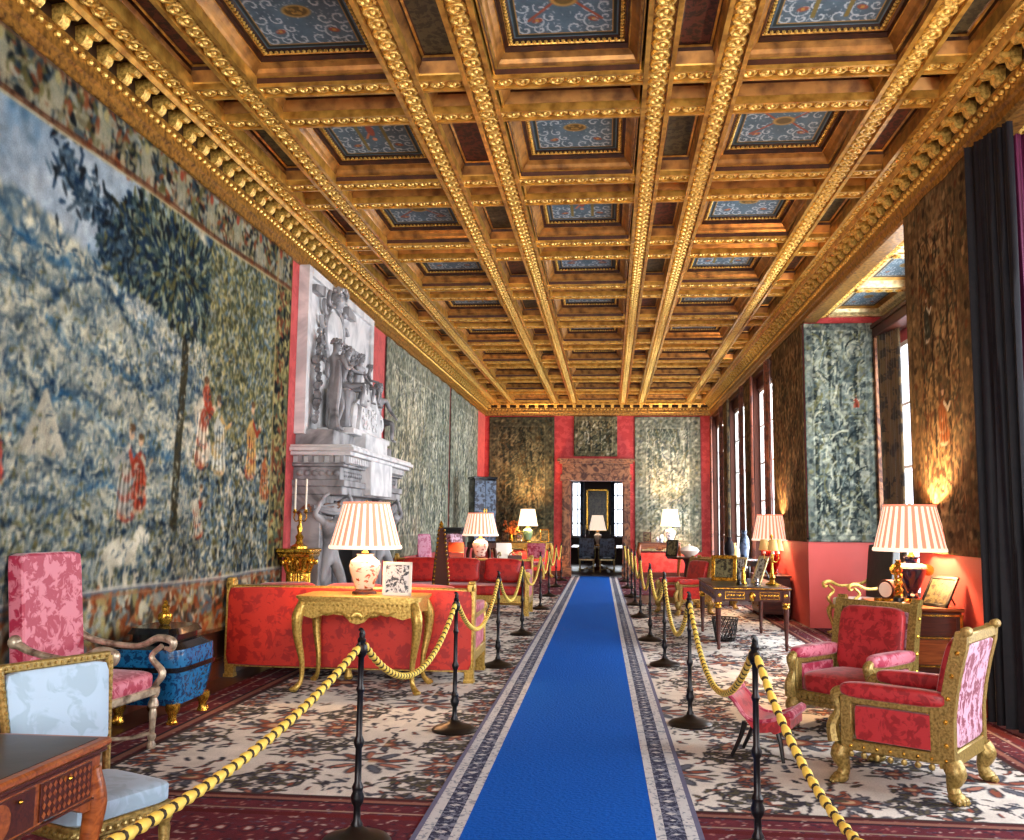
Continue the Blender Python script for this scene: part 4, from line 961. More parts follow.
def console(name, label, loc, rz, W, D, Ht, m='gold_furn', top='gold_furn', cat='table', legs=True):
    t = thing(name, label, cat, loc, rz)
    w, d = W/2, D/2
    b = MB(); n = 40; out = []
    def rr(hw, hd, r=.07):
        o = []
        for cx, cy, a0 in ((hw-r, hd-r, 0), (-hw+r, hd-r, 90), (-hw+r, -hd+r, 180), (hw-r, -hd+r, 270)):
            for k in range(5): a = math.radians(a0+k*22.5); o.append((cx+r*math.cos(a), cy+r*math.sin(a)))
        return o
    b.extr(rr(w, d), 2, Ht-.022, Ht, top); b.extr(rr(w-.012, d-.012), 2, Ht-.04, Ht-.022, m); b.extr(rr(w-.03, d-.03), 2, Ht-.055, Ht-.04, m); b.build('table_top', t)
    b = MB()                                              # apron with a swagged lower edge and a shell in the middle
    for sy in (-1, 1):
        pl = [(-w+.05, Ht-.05), (w-.05, Ht-.05), (w-.06, Ht-.17), (w-.16, Ht-.20), (w*.45, Ht-.155), (w*.2, Ht-.17), (.06, Ht-.23), (0, Ht-.245), (-.06, Ht-.23), (-w*.2, Ht-.17), (-w*.45, Ht-.155), (-w+.16, Ht-.20), (-w+.06, Ht-.17)]
        b.extr(pl, 1, sy*(d-.05)-.018, sy*(d-.05)+.018, m)
        for k in range(-3, 4): a = k*.33; b.ball((math.sin(a)*.05, sy*(d-.028), Ht-.20+math.cos(a)*.045), .018, m, 7, 5, (1, .8, 1.8))
        for s in (-1, 1):
            p = spline([(s*.07, sy*(d-.03), Ht-.19), (s*.16, sy*(d-.03), Ht-.14), (s*.28, sy*(d-.03), Ht-.16), (s*.36, sy*(d-.03), Ht-.13)], 5); b.tube(p, rlerp([.016, .012, .014, .006], len(p)), m, 6)
        for k in range(int(W/.045)-3): b.ball((-w+.09+k*.045, sy*(d-.028), Ht-.075), .010, m, 5, 4)
    for sx in (-1, 1):
        pl = [(-d+.05, Ht-.05), (d-.05, Ht-.05), (d-.06, Ht-.17), (0, Ht-.14), (-d+.06, Ht-.17)]; b.extr(pl, 0, sx*(w-.05)-.018, sx*(w-.05)+.018, m)
    b.build('apron', t)
    for sx in (-1, 1):
        for sy in (-1, 1):
            b = MB(); cabriole(b, sx*(w-.065), sy*(d-.065), Ht-.06, sx, sy, m, 1.0+.0*W); b.build('leg', t)
    return t
def frame_pic(name, label, loc, rz, w, h, fm, pm, tilt=.22, cat='picture frame', fw=.03, group=None):
    t = thing(name, label, cat, loc, rz, group)
    b = MB(); b.T = Matrix.Rotation(-tilt, 4, 'X')
    for x0, x1, z0, z1 in ((-w/2, w/2, 0, fw), (-w/2, w/2, h-fw, h), (-w/2, -w/2+fw, 0, h), (w/2-fw, w/2, 0, h)): b.b2((x0, 0, z0), (x1, .018, z1), fm, .003)
    b.b2((-w/2+.005, .016, .005), (w/2-.005, .022, h-.005), 'ebony'); b.build('frame', t)
    b = MB(); b.T = Matrix.Rotation(-tilt, 4, 'X'); b.b2((-w/2+fw, .008, fw), (w/2-fw, .016, h-fw), pm); b.build('picture', t)
    b = MB(); b.tube([(0, math.sin(tilt)*h*.7+.02, h*.68), (0, math.sin(tilt)*h+.10, .004)], .008, 'ebony', 6); b.build('strut', t)
    return t
def stanchion(x, y, label):
    t = thing('rope_stanchion', label, 'stanchion', (x, y, .016), 0, 'black stanchions along the runner')
    b = MB(); b.lathe([(.001, 0), (.165, 0), (.168, .012), (.155, .026), (.11, .042), (.06, .056), (.035, .075), (.02, .09)], 'base_br', 32); b.build('base', t)
    b = MB(); k_ = 1.2; pr = [(.022, .07), (.024, .09), (.015, .11), (.014, .17), (.024, .19), (.028, .215), (.020, .24), (.024, .26), (.014, .285), (.013, .44), (.019, .455), (.022, .475), (.013, .50), (.012, .70), (.018, .72), (.012, .74), (.012, .87), (.022, .885)]
    b.lathe([(r*k_, z) for r, z in pr], 'iron', 14); b.build('pole', t)
    b = MB(); b.lathe([(.022, .88), (.03, .90), (.03, .925), (.018, .94), (.022, .955), (.012, .97), (.014, .985), (.003, 1.0)], 'iron', 12)
    p = spline([(0, 0, .95), (.006, 0, .985), (-.004, 0, 1.005), (-.016, 0, 1.0)], 4); b.tube(p, rlerp([.013, .012, .009, .005], len(p)), 'iron', 7)
    for s in (-1, 1): p = spline([(0, s*.02, .915), (0, s*.045, .91), (0, s*.052, .93), (0, s*.042, .945)], 3); b.tube(p, .006, 'iron', 6)
    b.build('finial', t); return t
def rope(x0, y0, x1, y1, sag, label, z=.925):
    L = math.hypot(x1-x0, y1-y0); n0 = max(14, int(L/.065)); n = n0*5; pts = []; rad = []
    for i in range(n+1):
        u = i/n; zz = z+.016-sag*4*u*(1-u); pts.append((x0+(x1-x0)*u, y0+(y1-y0)*u, zz)); rad.append((.0165, .0200, .0200, .0165, .0135)[i % 5])
    b = MB(); b.tube(pts, rad, 'rope_y', 8, True, lambda i: 'rope_d' if i % 5 == 4 else 'rope_y'); o = b.build('barrier_rope', None, 60)
    return tag(o, label, 'rope', 'yellow barrier ropes along the runner')
# ================================================================== SCULPTURE
def skin_figure(name, joints, bones, parent, mat='marble', loc=(0, 0, 0), rz=0, sc=1.0, extras=None):
    me = bpy.data.meshes.new(name); keys = list(joints); P = [joints[k][0] for k in keys]
    me.from_pydata([tuple(Vector(p)*sc) for p in P], [(keys.index(a), keys.index(c)) for a, c in bones], [])
    o = bpy.data.objects.new(name, me); COL.objects.link(o); o.parent = parent; o.location = loc; o.rotation_euler = (0, 0, rz)
    md = o.modifiers.new('skin', 'SKIN'); sv = me.skin_vertices[0].data
    for i, k in enumerate(keys): r = joints[k][1]; r = r if isinstance(r, tuple) else (r, r); sv[i].radius = (r[0]*sc, r[1]*sc); sv[i].use_root = (i == 0)
    md.use_smooth_shade = True; md.branch_smoothing = .6
    ss = o.modifiers.new('sub', 'SUBSURF'); ss.levels = 2; ss.render_levels = 2
    me.materials.append(M[mat]); return o
BONES = [('pelvis', 'waist'), ('waist', 'chest'), ('chest', 'neck'), ('neck', 'head'), ('head', 'crown'), ('chest', 'shL'), ('shL', 'elL'), ('elL', 'haL'), ('haL', 'fiL'), ('chest', 'shR'), ('shR', 'elR'), ('elR', 'haR'), ('haR', 'fiR'),
         ('pelvis', 'hiL'), ('hiL', 'knL'), ('knL', 'anL'), ('anL', 'toL'), ('pelvis', 'hiR'), ('hiR', 'knR'), ('knR', 'anR'), ('anR', 'toR')]
def pose(**kw):
    """standing nude classical pose, about 1.8 high, facing -Y; override joints by name"""
    J = dict(pelvis=((0, 0, .95), (.15, .11)), waist=((0, 0, 1.12), (.125, .09)), chest=((0, 0, 1.34), (.165, .11)), neck=((0, .0, 1.52), .055), head=((0, -.01, 1.64), (.075, .09)), crown=((0, 0, 1.76), (.07, .08)),
             shL=((-.20, 0, 1.42), .065), elL=((-.27, .02, 1.14), .045), haL=((-.26, -.08, .90), .03), fiL=((-.25, -.12, .80), (.03, .02)),
             shR=((.20, 0, 1.42), .065), elR=((.27, .02, 1.14), .045), haR=((.26, -.08, .90), .03), fiR=((.25, -.12, .80), (.03, .02)),
             hiL=((-.10, 0, .86), .10), knL=((-.12, -.02, .48), .06), anL=((-.12, .02, .08), .038), toL=((-.13, -.15, .03), (.04, .028)),
             hiR=((.10, 0, .86), .10), knR=((.12, -.02, .48), .06), anR=((.12, .02, .08), .038), toR=((.13, -.15, .03), (.04, .028)))
    for k, v in kw.items(): J[k] = (v, J[k][1])
    return J
def face_features(b, c, s, m, fx=0, fy=-1):
    """nose, brow, chin and curled hair modelled onto a head"""
    side = Vector((-fy, fx, 0)); f = Vector((fx, fy, 0)); c = Vector(c)
    b.tube([c+f*.085*s+Vector((0, 0, .03*s)), c+f*.11*s-Vector((0, 0, .01*s))], [.010*s, .018*s], m, 6)
    for k in (-1, 1): b.ball(c+f*.08*s+side*k*.03*s+Vector((0, 0, .022*s)), .016*s, m, 7, 5); b.ball(c+side*k*.082*s, .02*s, m, 6, 5, (.6, 1, 1.3))
    b.ball(c+f*.085*s-Vector((0, 0, .035*s)), .018*s, m, 7, 5, (1.4, .8, .5)); b.ball(c+f*.07*s-Vector((0, 0, .07*s)), .022*s, m, 7, 5)
    for k in range(26):
        a = k*2.4; zz = .02+.085*(k/26); q = .092*math.sqrt(max(.1, 1-(k/30)**2)); v = Vector((math.cos(a)*q, math.sin(a)*q, zz+.01))
        if v.x*fx+v.y*fy > .06 and zz < .05: continue
        b.ball(c+v*s, .026*s, m, 6, 4)
# ================================================================== FIREPLACE
def fireplace():
    t = thing('marble_fireplace', 'tall white marble chimneypiece with shade-toned grey parts and carved figures against left wall', 'fireplace', (-3.745, 0, 0))
    X0 = 0.0; ya, yb = 10.95, 14.15
    b = MB(); b.b2((-.03, ya+.02, 2.6), (.07, yb-.05, 4.71), 'marble_w'); b.b2((-.03, ya-.02, 2.6), (.11, ya+.10, 4.71), 'marble_w'); b.b2((-.03, yb-.10, 2.6), (.11, yb+.05, 4.71), 'marble_w')
    b.b2((.05, ya+.10, 4.60), (.12, yb-.1, 4.70), 'marble_w'); b.build('overmantel_panel', t)
    b = MB(); b.b2((-.03, ya, 0), (.34, ya+.55, 1.86), 'marble', .01); b.b2((-.03, yb-.55, 0), (.34, yb, 1.86), 'marble', .01); b.b2((-.03, ya+.55, 1.35), (.30, yb-.55, 1.86), 'marble'); b.b2((-.03, ya+.55, 0), (.02, yb-.55, 1.35), 'ebony')
    for y in (ya+.55, yb-.75): b.b2((.30, y, 0), (.36, y+.2, 1.8), 'marble_dk', .01)
    b.b2((-.03, ya-.05, 0), (.50, ya+.5, .30), 'marble', .01); b.b2((-.03, yb-.5, 0), (.50, yb+.05, .30), 'marble', .01); b.b2((-.03, ya+.5, 0), (.62, yb-.5, .06), 'marble_dk', .01)
    b.build('fire_surround', t)
    b = MB(); b.T = Matrix.Translation((0, 0, 0))
    yc = (ya+yb)/2; L = yb-ya
    def slab(dx, z0, z1, ov, m='marble', bev=.008): b.b2((-.03, ya-ov, z0), (dx, yb+ov, z1), m, bev)
    slab(.60, 1.86, 1.96, 0); slab(.63, 1.96, 2.04, .02); slab(.56, 2.04, 2.20, -.02, 'marble'); slab(.62, 2.20, 2.235, .03)
    slab(.64, 2.235, 2.245, .04); slab(.60, 2.245, 2.33, 0, 'marble_w'); slab(.72, 2.33, 2.38, .10, 'marble_w'); slab(.77, 2.38, 2.43, .15, 'marble_w'); slab(.74, 2.43, 2.46, .12, 'marble_w')
    n = int(L/.085)
    for k in range(n): b.b2((.60, ya+.02+k*L/n, 2.25), (.665, ya+.02+k*L/n+.045, 2.325), 'marble_w')
    for k in range(5): b.b2((.06+k*.13, ya-.08, 2.25), (.11+k*.13, ya+.02, 2.33), 'marble'); b.b2((.06+k*.13, yb, 2.25), (.11+k*.13, yb+.08, 2.33), 'marble')
    b.b2((.54, ya+1.0, 1.88), (.70, yb-1.0, 2.34), 'marble_w', .01)                      # projecting centre block
    for k in range(9): b.ball((.56, ya+.22+k*.10, 2.12), .04, 'marble', 8, 5, (.5, 1.1, 1)); b.ball((.56, yb-.22-k*.10, 2.12), .04, 'marble', 8, 5, (.5, 1.1, 1))
    for k in range(6): b.ball((.06+k*.09, ya+.02, 2.12), .04, 'marble', 8, 5, (1.1, .6, 1))
    b.build('mantel', t)
    b = MB(); b.b2((-.03, ya+.05, 2.46), (.46, yb-.05, 2.66), 'marble', .012); b.b2((-.03, ya+.6, 2.66), (.56, yb-.6, 2.74), 'marble_w', .012); b.b2((.4, ya+1.0, 2.46), (.62, yb-1.0, 2.70), 'marble_w', .01); b.build('attic_block', t)
    # cartouche, shaped like a swelling shield on a casket
    b = MB()
    b.extr([(ya+1.0, 2.74), (yb-.95, 2.74), (yb-1.05, 3.0), (yb-1.12, 3.12), (ya+1.15, 3.12), (ya+1.08, 3.0)], 0, .12, .52, 'marble_w')
    b.extr([(ya+.95, 3.10), (yb-.9, 3.10), (yb-1.15, 3.20), (yb-1.35, 3.42), (ya+1.4, 3.42), (ya+1.2, 3.20)], 0, .14, .48, 'marble_w')
    for k in range(13): y = ya+1.15+k*.075; b.tube([(.50, y, 3.12), (.46, ya+1.45+k*.035, 3.42)], .018, 'marble_w', 6)
    for k in range(40): r = random.random; b.ball((.53, ya+1.14+random.random()*.86, 2.80+random.random()*.26), .022+.02*random.random(), 'marble_w', 6, 4, (.6, 1.3, 1))
    for s, y in ((-1, ya+1.0), (1, yb-.95)):
        p = spline([(.42, y, 2.78), (.46, y+s*.12, 2.92), (.46, y+s*.05, 3.06), (.44, y-s*.05, 3.0)], 6); b.tube(p, rlerp([.05, .06, .045, .02], len(p)), 'marble_w', 8)
    b.build('cartouche', t)
    # relief of scrolls, mask and garlands on the overmantel
    b = MB(); cy = ya+1.05; cz = 4.02
    ex = [(cy+.46*math.cos(a), cz+.42*math.sin(a)) for a in np.linspace(0, 2*PI, 28)[:-1]]; b.extr(ex, 0, .05, .10, 'marble_w')
    b.lathe([(.30, 0), (.33, .05), (.28, .09), (.0, .11)], 'marble_w', 24, (.08, cy, cz), axis='x')
    b.tube([(.13, cy+.42*math.cos(a), cz+.40*math.sin(a)) for a in np.linspace(0, 2*PI, 40)], .03, 'marble', 7)
    for k in range(14):
        a = 2*PI*k/14+.2; r0 = .50; p = []
        for q in range(16): th = q/15*4.6; rr = .13*(1-q/18); p.append((.13, cy+r0*math.cos(a)+rr*math.cos(a+th), cz+r0*.95*math.sin(a)+rr*math.sin(a+th)))
        b.tube(p, rlerp([.034, .028, .014], 16), 'marble', 6)
    for s in (-1, 1):
        for k in range(22): b.ball((.12+.03*random.random(), cy+s*(.62+.16*random.random()), 3.95-k*.055), .035+.03*random.random(), 'marble', 6, 4)
        b.extr([(cy+s*.55, 4.42), (cy+s*.95, 4.42), (cy+s*.92, 4.50), (cy+s*.55, 4.56)] , 0, .06, .16, 'marble')
    for k in range(60): a = random.random()*PI*2; b.ball((.12, cy+.25*math.cos(a)*random.random()**.5+.9+.3*random.random(), 3.65+.35*random.random()), .04, 'marble', 6, 4)
    b.ball((.17, cy, cz+.50), .12, 'marble', 12, 8, (.8, 1, 1.15)); face_features(b, (.17, cy, cz+.5), 1.3, 'marble', .25, -.97)
    b.build('scroll_relief', t)
    # sculpted figures standing and sitting on the mantel
    fig = lambda nm, J, loc, rz, sc: skin_figure(nm, J, BONES, t, 'marble', loc, rz, sc)
    st = pose(elL=(-.30, -.06, 1.18), haL=(-.16, -.26, 1.26), fiL=(-.10, -.34, 1.30), elR=(.30, -.02, 1.15), haR=(.34, -.20, .98), fiR=(.34, -.26, .90), knL=(-.14, -.10, .50), anL=(-.15, .05, .10), toL=(-.17, -.12, .03), head=(.02, -.05, 1.64), crown=(.03, -.05, 1.75))
    fig('standing_figure', st, (.36, ya+.35, 2.66), 2.5, .66)
    b = MB(); f2 = Vector((math.sin(2.5), -math.cos(2.5)))
    face_features(b, (.37, ya+.36, 2.66+1.66*.66), .75, 'marble', f2.x, f2.y)
    for k in range(7): p = spline([(.44-.015*k, ya+.25+.02*k, 3.55), (.46-.02*k, ya+.22+.02*k, 3.2), (.42-.015*k, ya+.26+.02*k, 2.9), (.46-.02*k, ya+.20+.03*k, 2.68)], 4); b.tube(p, rlerp([.02, .035, .028, .04], len(p)), 'marble', 7)
    b.build('figure_drapery', t)
    sit = pose(pelvis=(0, .05, .52), waist=(0, .04, .70), chest=(0, -.02, .92), neck=(0, -.05, 1.10), head=(.02, -.09, 1.22), crown=(.03, -.09, 1.33), shL=(-.20, -.02, 1.0), elL=(-.30, -.16, .80), haL=(-.14, -.34, .78), fiL=(-.06, -.40, .78), shR=(.20, -.02, 1.0), elR=(.34, .02, .78), haR=(.42, -.10, .60), fiR=(.44, -.16, .54),
               hiL=(-.10, .0, .48), knL=(-.16, -.42, .52), anL=(-.15, -.36, .10), toL=(-.16, -.50, .04), hiR=(.10, 0, .48), knR=(.18, -.40, .44), anR=(.22, -.30, .06), toR=(.24, -.44, .02))
    fig('seated_figure', sit, (.30, ya+.98, 3.02), 1.9, .62)
    fig('seated_figure', sit, (.32, ya+1.62, 3.16), 1.2, .52)
    fig('seated_figure', sit, (.36, yb-.62, 2.70), .75, .66)
    fig('reclining_figure', pose(**{k: v[0] for k, v in sit.items()}), (.30, yb-1.0, 3.20), 1.6, .46)
    for (x, y, z, s) in ((.33, ya+.98, 3.02+1.24*.62, .7), (.36, ya+1.60, 3.16+1.24*.52, .6), (.38, yb-.65, 2.70+1.24*.66, .72), (.33, yb-1.0, 3.20+1.24*.46, .5)): b = MB(); face_features(b, (x, y, z), s, 'marble', .9, -.4); b.build('figure_head', t)
    b = MB(); b.b2((.12, ya+.75, 2.74), (.44, ya+1.12, 3.28), 'marble', .04); b.build('figure_seat', t)
    # a leaning bearer figure holding up the near end of the mantel, with heavy cloth above him, and his twin
    for y, nm in ((ya+.25, 'bearer_figure'), (yb-.25, 'bearer_figure')):
        J = pose(pelvis=(0, .0, .93), chest=(0, -.10, 1.30), neck=(.02, -.20, 1.44), head=(.03, -.30, 1.47), crown=(.03, -.38, 1.50), elL=(-.34, -.10, 1.50), haL=(-.24, -.16, 1.74), fiL=(-.16, -.2, 1.80), elR=(.36, -.06, 1.52), haR=(.24, -.12, 1.74), fiR=(.16, -.16, 1.80), shL=(-.20, -.08, 1.42), shR=(.20, -.08, 1.42), knR=(.14, -.16, .50), anR=(.14, .02, .12), knL=(-.12, .0, .48), anL=(-.13, .08, .08))
        fig(nm, J, (.40, y-.02, .30), .9, .88)
    for y in (ya+.22, yb-.22):
        b = MB()
        for k in range(9): p = spline([(.10+.02*k, y-.3, 1.62+.01*k), (.24+.03*k, y-.12+.02*k, 1.74-.01*k), (.40+.02*k, y+.08, 1.64+.02*k), (.50, y+.28, 1.78-.015*k)], 5); b.tube(p, rlerp([.04, .055, .05, .03], len(p)), 'marble' if k % 3 else 'marble_red', 7)
        b.build('carved_cloth', t)
fireplace()
# candlestick on gilt column pedestal beside the fireplace
t = thing('column_pedestal', 'gilt bronze fluted pedestal with leafy capital beside the fireplace', 'pedestal', (-3.52, 10.55, 0)); t.scale = (.86, .86, 1)
b = MB(); b.box((0, 0, .05), (.46, .46, .10), 'bronze', 1, .01); b.box((0, 0, .13), (.40, .40, .06), 'bronze', 1, .01); b.build('plinth', t)
b = MB(); n = 28; b.lathe([(.175, .16), (.165, .20), (.155, .5), (.155, .95)], 'bronze', 56, pleat=.035); b.build('fluted_shaft', t)
b = MB(); b.lathe([(.17, .94), (.18, .96), (.16, .98), (.17, 1.05), (.21, 1.12)], 'bronze', 24); b.box((0, 0, 1.15), (.44, .44, .05), 'bronze', 1.02, .01); b.box((0, 0, 1.20), (.48, .48, .05), 'bronze', 1, .012)
for k in range(14): a = 2*PI*k/14; b.tube(spline([(.16*math.cos(a), .16*math.sin(a), .97), (.19*math.cos(a), .19*math.sin(a), 1.05), (.235*math.cos(a), .235*math.sin(a), 1.08), (.24*math.cos(a), .24*math.sin(a), 1.04)], 3), rlerp([.02, .03, .022, .012], 10), 'bronze', 6)
b.build('capital', t)
t = thing('candelabrum', 'gilt two-light candlestick with ivory candles on the column pedestal', 'candlestick', (-3.52, 10.55, 1.226))
b = MB(); b.lathe([(.10, 0), (.10, .02), (.05, .05), (.035, .09), (.05, .13), (.022, .17), (.035, .24), (.016, .28), (.024, .36), (.012, .40)], 'bronze', 16); b.build('stem', t)
for s in (-1, 1):
    b = MB(); b.tube(spline([(0, 0, .33), (s*.05, 0, .31), (s*.075, 0, .35), (s*.065, 0, .40)], 4), .008, 'bronze', 7); b.lathe([(.008, .40), (.028, .41), (.018, .43), (.018, .45)], 'bronze', 12, (s*.065, 0, 0)); b.build('branch', t)
    b = MB(); b.lathe([(.012, .44), (.011, .80), (.002, .805)], 'candle', 10, (s*.065, 0, 0)); b.build('candle', t)
# ================================================================== LEFT SIDE
sofa('red silk sofa turned with its back to us behind the gilt table', (-2.48, 9.43, .01), PI, 2.48)
sofa('red velvet sofa facing us across the fireplace with big cushions', (-2.45, 15.85, .016), 0)
T1 = (-2.215, 8.60)
console('console_table', 'gilt table with curved legs standing behind the nearest red sofa', (T1[0], T1[1], .016), 0, 1.16, .64, .85)
pleated_lamp('table_lamp', 'large lamp with striped cream shade and patterned jar on the gilt table', (-2.25, 8.68, .868), 'vase_imari', JAR, .43, .85, .335, .215)
frame_pic('picture_frame', 'black and white photograph in white frame beside lamp on gilt table', (-1.90, 8.50, .868), .12, .27, .31, 'paper', 'photo', .2, fw=.028)
# deep red armchair with high back by the near tapestry
def open_armchair(label, loc, rz, Ht, up, fm, seatm, w=.33, d=.30, sz=.44, turned=True, group=None):
    t = thing('open_armchair', label, 'armchair', loc, rz, group)
    b = MB(); hb = Ht-sz-.06; b.soft((0, 0, sz+.05+hb/2), (2*w-.02, .12, hb), up, 8, 20, 0, lambda p: (p[0], p[1]+d+.02+(p[2]-sz)*.10, p[2])); b.build('backrest', t)
    b = MB(); b.soft((0, 0, sz), (2*w, 2*d, .13), seatm, 8, 5, .2); b.build('seat', t)
    b = MB(); b.box((0, 0, sz-.07), (2*w+.01, 2*d, .055), fm, 1, .01); b.build('seat_frame', t)
    for s in (-1, 1):
        b = MB(); p = spline([(s*w, d+.06, sz+.30), (s*(w+.01), d-.1, sz+.24), (s*(w+.03), -d*.3, sz+.21), (s*(w+.02), -d*.85, sz+.27), (s*(w+.02), -d*1.2, sz+.25), (s*(w+.02), -d*1.18, sz+.20), (s*(w+.02), -d*1.02, sz+.205)], 6)
        b.tube(p, rlerp([.03, .022, .020, .026, .028, .022, .012], len(p)), fm, 9); b.ball((s*w, d+.05, sz+.30), .045, fm, 10, 7)
        p = spline([(s*(w+.02), -d*.95, sz+.22), (s*(w+.02), -d*.70, sz+.14), (s*(w+.015), -d*1.0, sz+.04), (s*w, -d*.85, sz-.05)], 5); b.tube(p, rlerp([.018, .02, .026, .02], len(p)), fm, 8); b.build('arm', t)
    for sx in (-1, 1):
        for sy in (-1, 1):
            b = MB()
            if turned: b.lathe([(.035, sz-.05), (.035, sz-.10), (.022, sz-.12), (.034, sz-.15), (.036, sz-.17), (.02, sz-.19), (.026, sz-.22), (.017, .10), (.028, .09), (.028, .07), (.018, .05), (.03, .025), (.026, 0)], fm, 14, (sx*(w-.03), sy*(d-.03), 0))
            else: cabriole(b, sx*(w-.03), sy*(d-.03), sz-.06, sx, sy, fm, .75)
            b.build('leg', t)
    if turned:
        b = MB(); 
        for sx in (-1, 1): b.tube(spline([(sx*(w-.03), -d+.03, .10), (sx*(w-.10), -d*.4, .07), (0, 0, .11)], 5), .014, fm, 7); b.tube(spline([(sx*(w-.03), d-.03, .10), (sx*(w-.10), d*.4, .07), (0, 0, .11)], 5), .014, fm, 7)
        b.ball((0, 0, .12), .03, fm); b.build('stretcher', t)
    return t
open_armchair('high-backed raspberry damask armchair with pale scrolled arms by near left tapestry', (-3.32, 5.90, .016), face(.99, -.08), 1.31, 'pink_damask', 'grey_gilt', 'pink_damask', .31, .30, .45)
# pale blue side chair
def side_chair(label, loc, rz, up='blue_silk', fm='gold_chair', w=.22, d=.195, Ht=.945, sz=.46, group=None):
    t = thing('side_chair', label, 'chair', loc, rz, group)
    ln = lambda z: d+.01+(z-sz)*.16
    b = MB()
    for s in (-1, 1):
        p = [(s*(w-.01+.045*(z-sz)/(Ht-sz)), ln(z), z) for z in (sz-.06, sz+.1, sz+.25, Ht-.02)]; b.tube(spline(p, 3), .017, fm, 8)
        for k in range(14): z = sz+.08+k*(Ht-sz-.1)/14; b.ball((s*(w-.01+.045*(z-sz)/(Ht-sz)), ln(z)-.018, z), .008, fm, 5, 4)
    b.b2((-w-.035, ln(Ht)-.016, Ht-.035), (w+.035, ln(Ht)+.014, Ht), fm, .006); b.b2((-w+.0, ln(sz+.09)-.014, sz+.07), (w-.0, ln(sz+.09)+.014, sz+.10), fm, .005)
    for k in range(16): b.ball((-w-.01+k*(2*w+.02)/15, ln(Ht)-.018, Ht-.018), .008, fm, 5, 4)
    b.build('back_frame', t)
    b = MB(); b.soft((0, 0, (sz+.10+Ht-.035)/2), (2*w-.0, .05, Ht-.035-sz-.10), up, 8, 12, 0, lambda p: (p[0]*(1+.09*(p[2]-sz-.2)/.3), p[1]+ln(p[2]), p[2])); b.build('backrest', t)
    b = MB(); b.soft((0, 0, sz-.035), (2*w+.01, 2*d+.02, .085), up, 8, 9, .25); b.build('seat', t)
    b = MB(); b.box((0, 0, sz-.10), (2*w+.02, 2*d+.03, .055), fm, 1, .008)
    for k in range(14): b.ball((-w+k*2*w/13, -d-.018, sz-.10), .011, fm, 6, 4); [b.ball((s*(w+.012), -d+k*2*d/13, sz-.10), .011, fm, 6, 4) for s in (-1, 1)]
    b.build('seat_frame', t)
    for sx in (-1, 1):
        for sy in (-1, 1): b = MB(); b.lathe([(.026, sz-.12), (.03, sz-.14), (.02, sz-.16), (.024, sz-.18), (.014, .06), (.02, .04), (.015, 0)], fm, 12, (sx*(w-.015), sy*(d-.015), 0)); b.build('leg', t)
    return t
side_chair('side chair with pale blue silk back and carved pale frame behind marquetry desk', (-2.03, 3.66, .02), face(.91, -.40))
# marquetry writing table in the near left corner
t = thing('writing_table', 'marquetry writing table with worn dark leather top in near left corner', 'table', (-2.45, 2.72, .015))
w, d, Ht = .67, .60, .745
b = MB(); b.b2((-w, -d, Ht-.028), (w, d, Ht), 'marquetry', .008); b.b2((-w+.01, -d+.01, Ht-.045), (w-.01, d-.01, Ht-.028), 'marq_dark', .004); b.build('table_top', t)
b = MB(); b.b2((-w+.035, -d+.035, Ht-.001), (w-.035, d-.035, Ht+.002), 'leather_top'); b.build('leather_inset', t)
b = MB()
for s in (-1, 1):
    pl = [(-d+.03, Ht-.045), (d-.03, Ht-.045), (d-.03, Ht-.24), (d-.12, Ht-.235), (d-.2, Ht-.20), (.26, Ht-.185), (.18, Ht-.20), (-.18, Ht-.20), (-.26, Ht-.185), (-d+.2, Ht-.20), (-d+.12, Ht-.235), (-d+.03, Ht-.24)]
    b.extr(pl, 0, s*(w-.04)-.012, s*(w-.04)+.012, 'marquetry')
    b.extr([(p[0]*w/d, p[1]) for p in pl], 1, s*(d-.04)-.012, s*(d-.04)+.012, 'marquetry')
b.build('apron', t)
X = w-.027
for yc, W2 in ((-.36, .30), (0, .36), (.36, .30)):
    b = MB(); z0, z1 = Ht-.185, Ht-.065
    b.b2((X-.004, yc-W2/2, z0), (X+.004, yc+W2/2, z1), 'marq_dark')
    if yc == 0: b.lathe([(.001, -.004), (.055, .0), (.055, .008), (.001, .009)], 'marquetry', 24, (X, yc, (z0+z1)/2), axis='x')
    else:
        for k in range(10):
            for j in range(4):
                y = yc-W2/2+.02+k*(W2-.04)/9; z = z0+.018+j*.028
                b.add([(X+.006, y-.012, z), (X+.006, y, z-.012), (X+.006, y+.012, z), (X+.006, y, z+.012)], [(0, 1, 2, 3)], 'marquetry')
    dr = b.build('drawer', t); b = MB(); b.ball((X+.014, yc+.0 if yc else .09, z1-.02), .008, 'bronze'); b.build('knob', dr)
b = MB()
for j in range(2): b.b2((X-.002, -d+.04, Ht-(.055, .20)[j]), (X+.008, d-.04, Ht-(.048, .193)[j]), 'marq_dark')
b.build('stringing', t)
for sx in (-1, 1):
    for sy in (-1, 1):
        b = MB(); p = spline([(sx*(w-.05), sy*(d-.05), Ht-.10), (sx*(w-.035), sy*(d-.035), Ht-.22), (sx*(w-.05), sy*(d-.05), .35), (sx*(w-.075), sy*(d-.075), .12), (sx*(w-.05), sy*(d-.05), 0.015)], 6)
        b.tube(p, rlerp([.035, .042, .03, .02, .026], len(p)), 'marquetry', 10); b.ball((sx*(w-.03), sy*(d-.03), Ht-.17), .03, 'bronze', 8, 6, (.7, .7, 1.6)); b.build('leg', t)
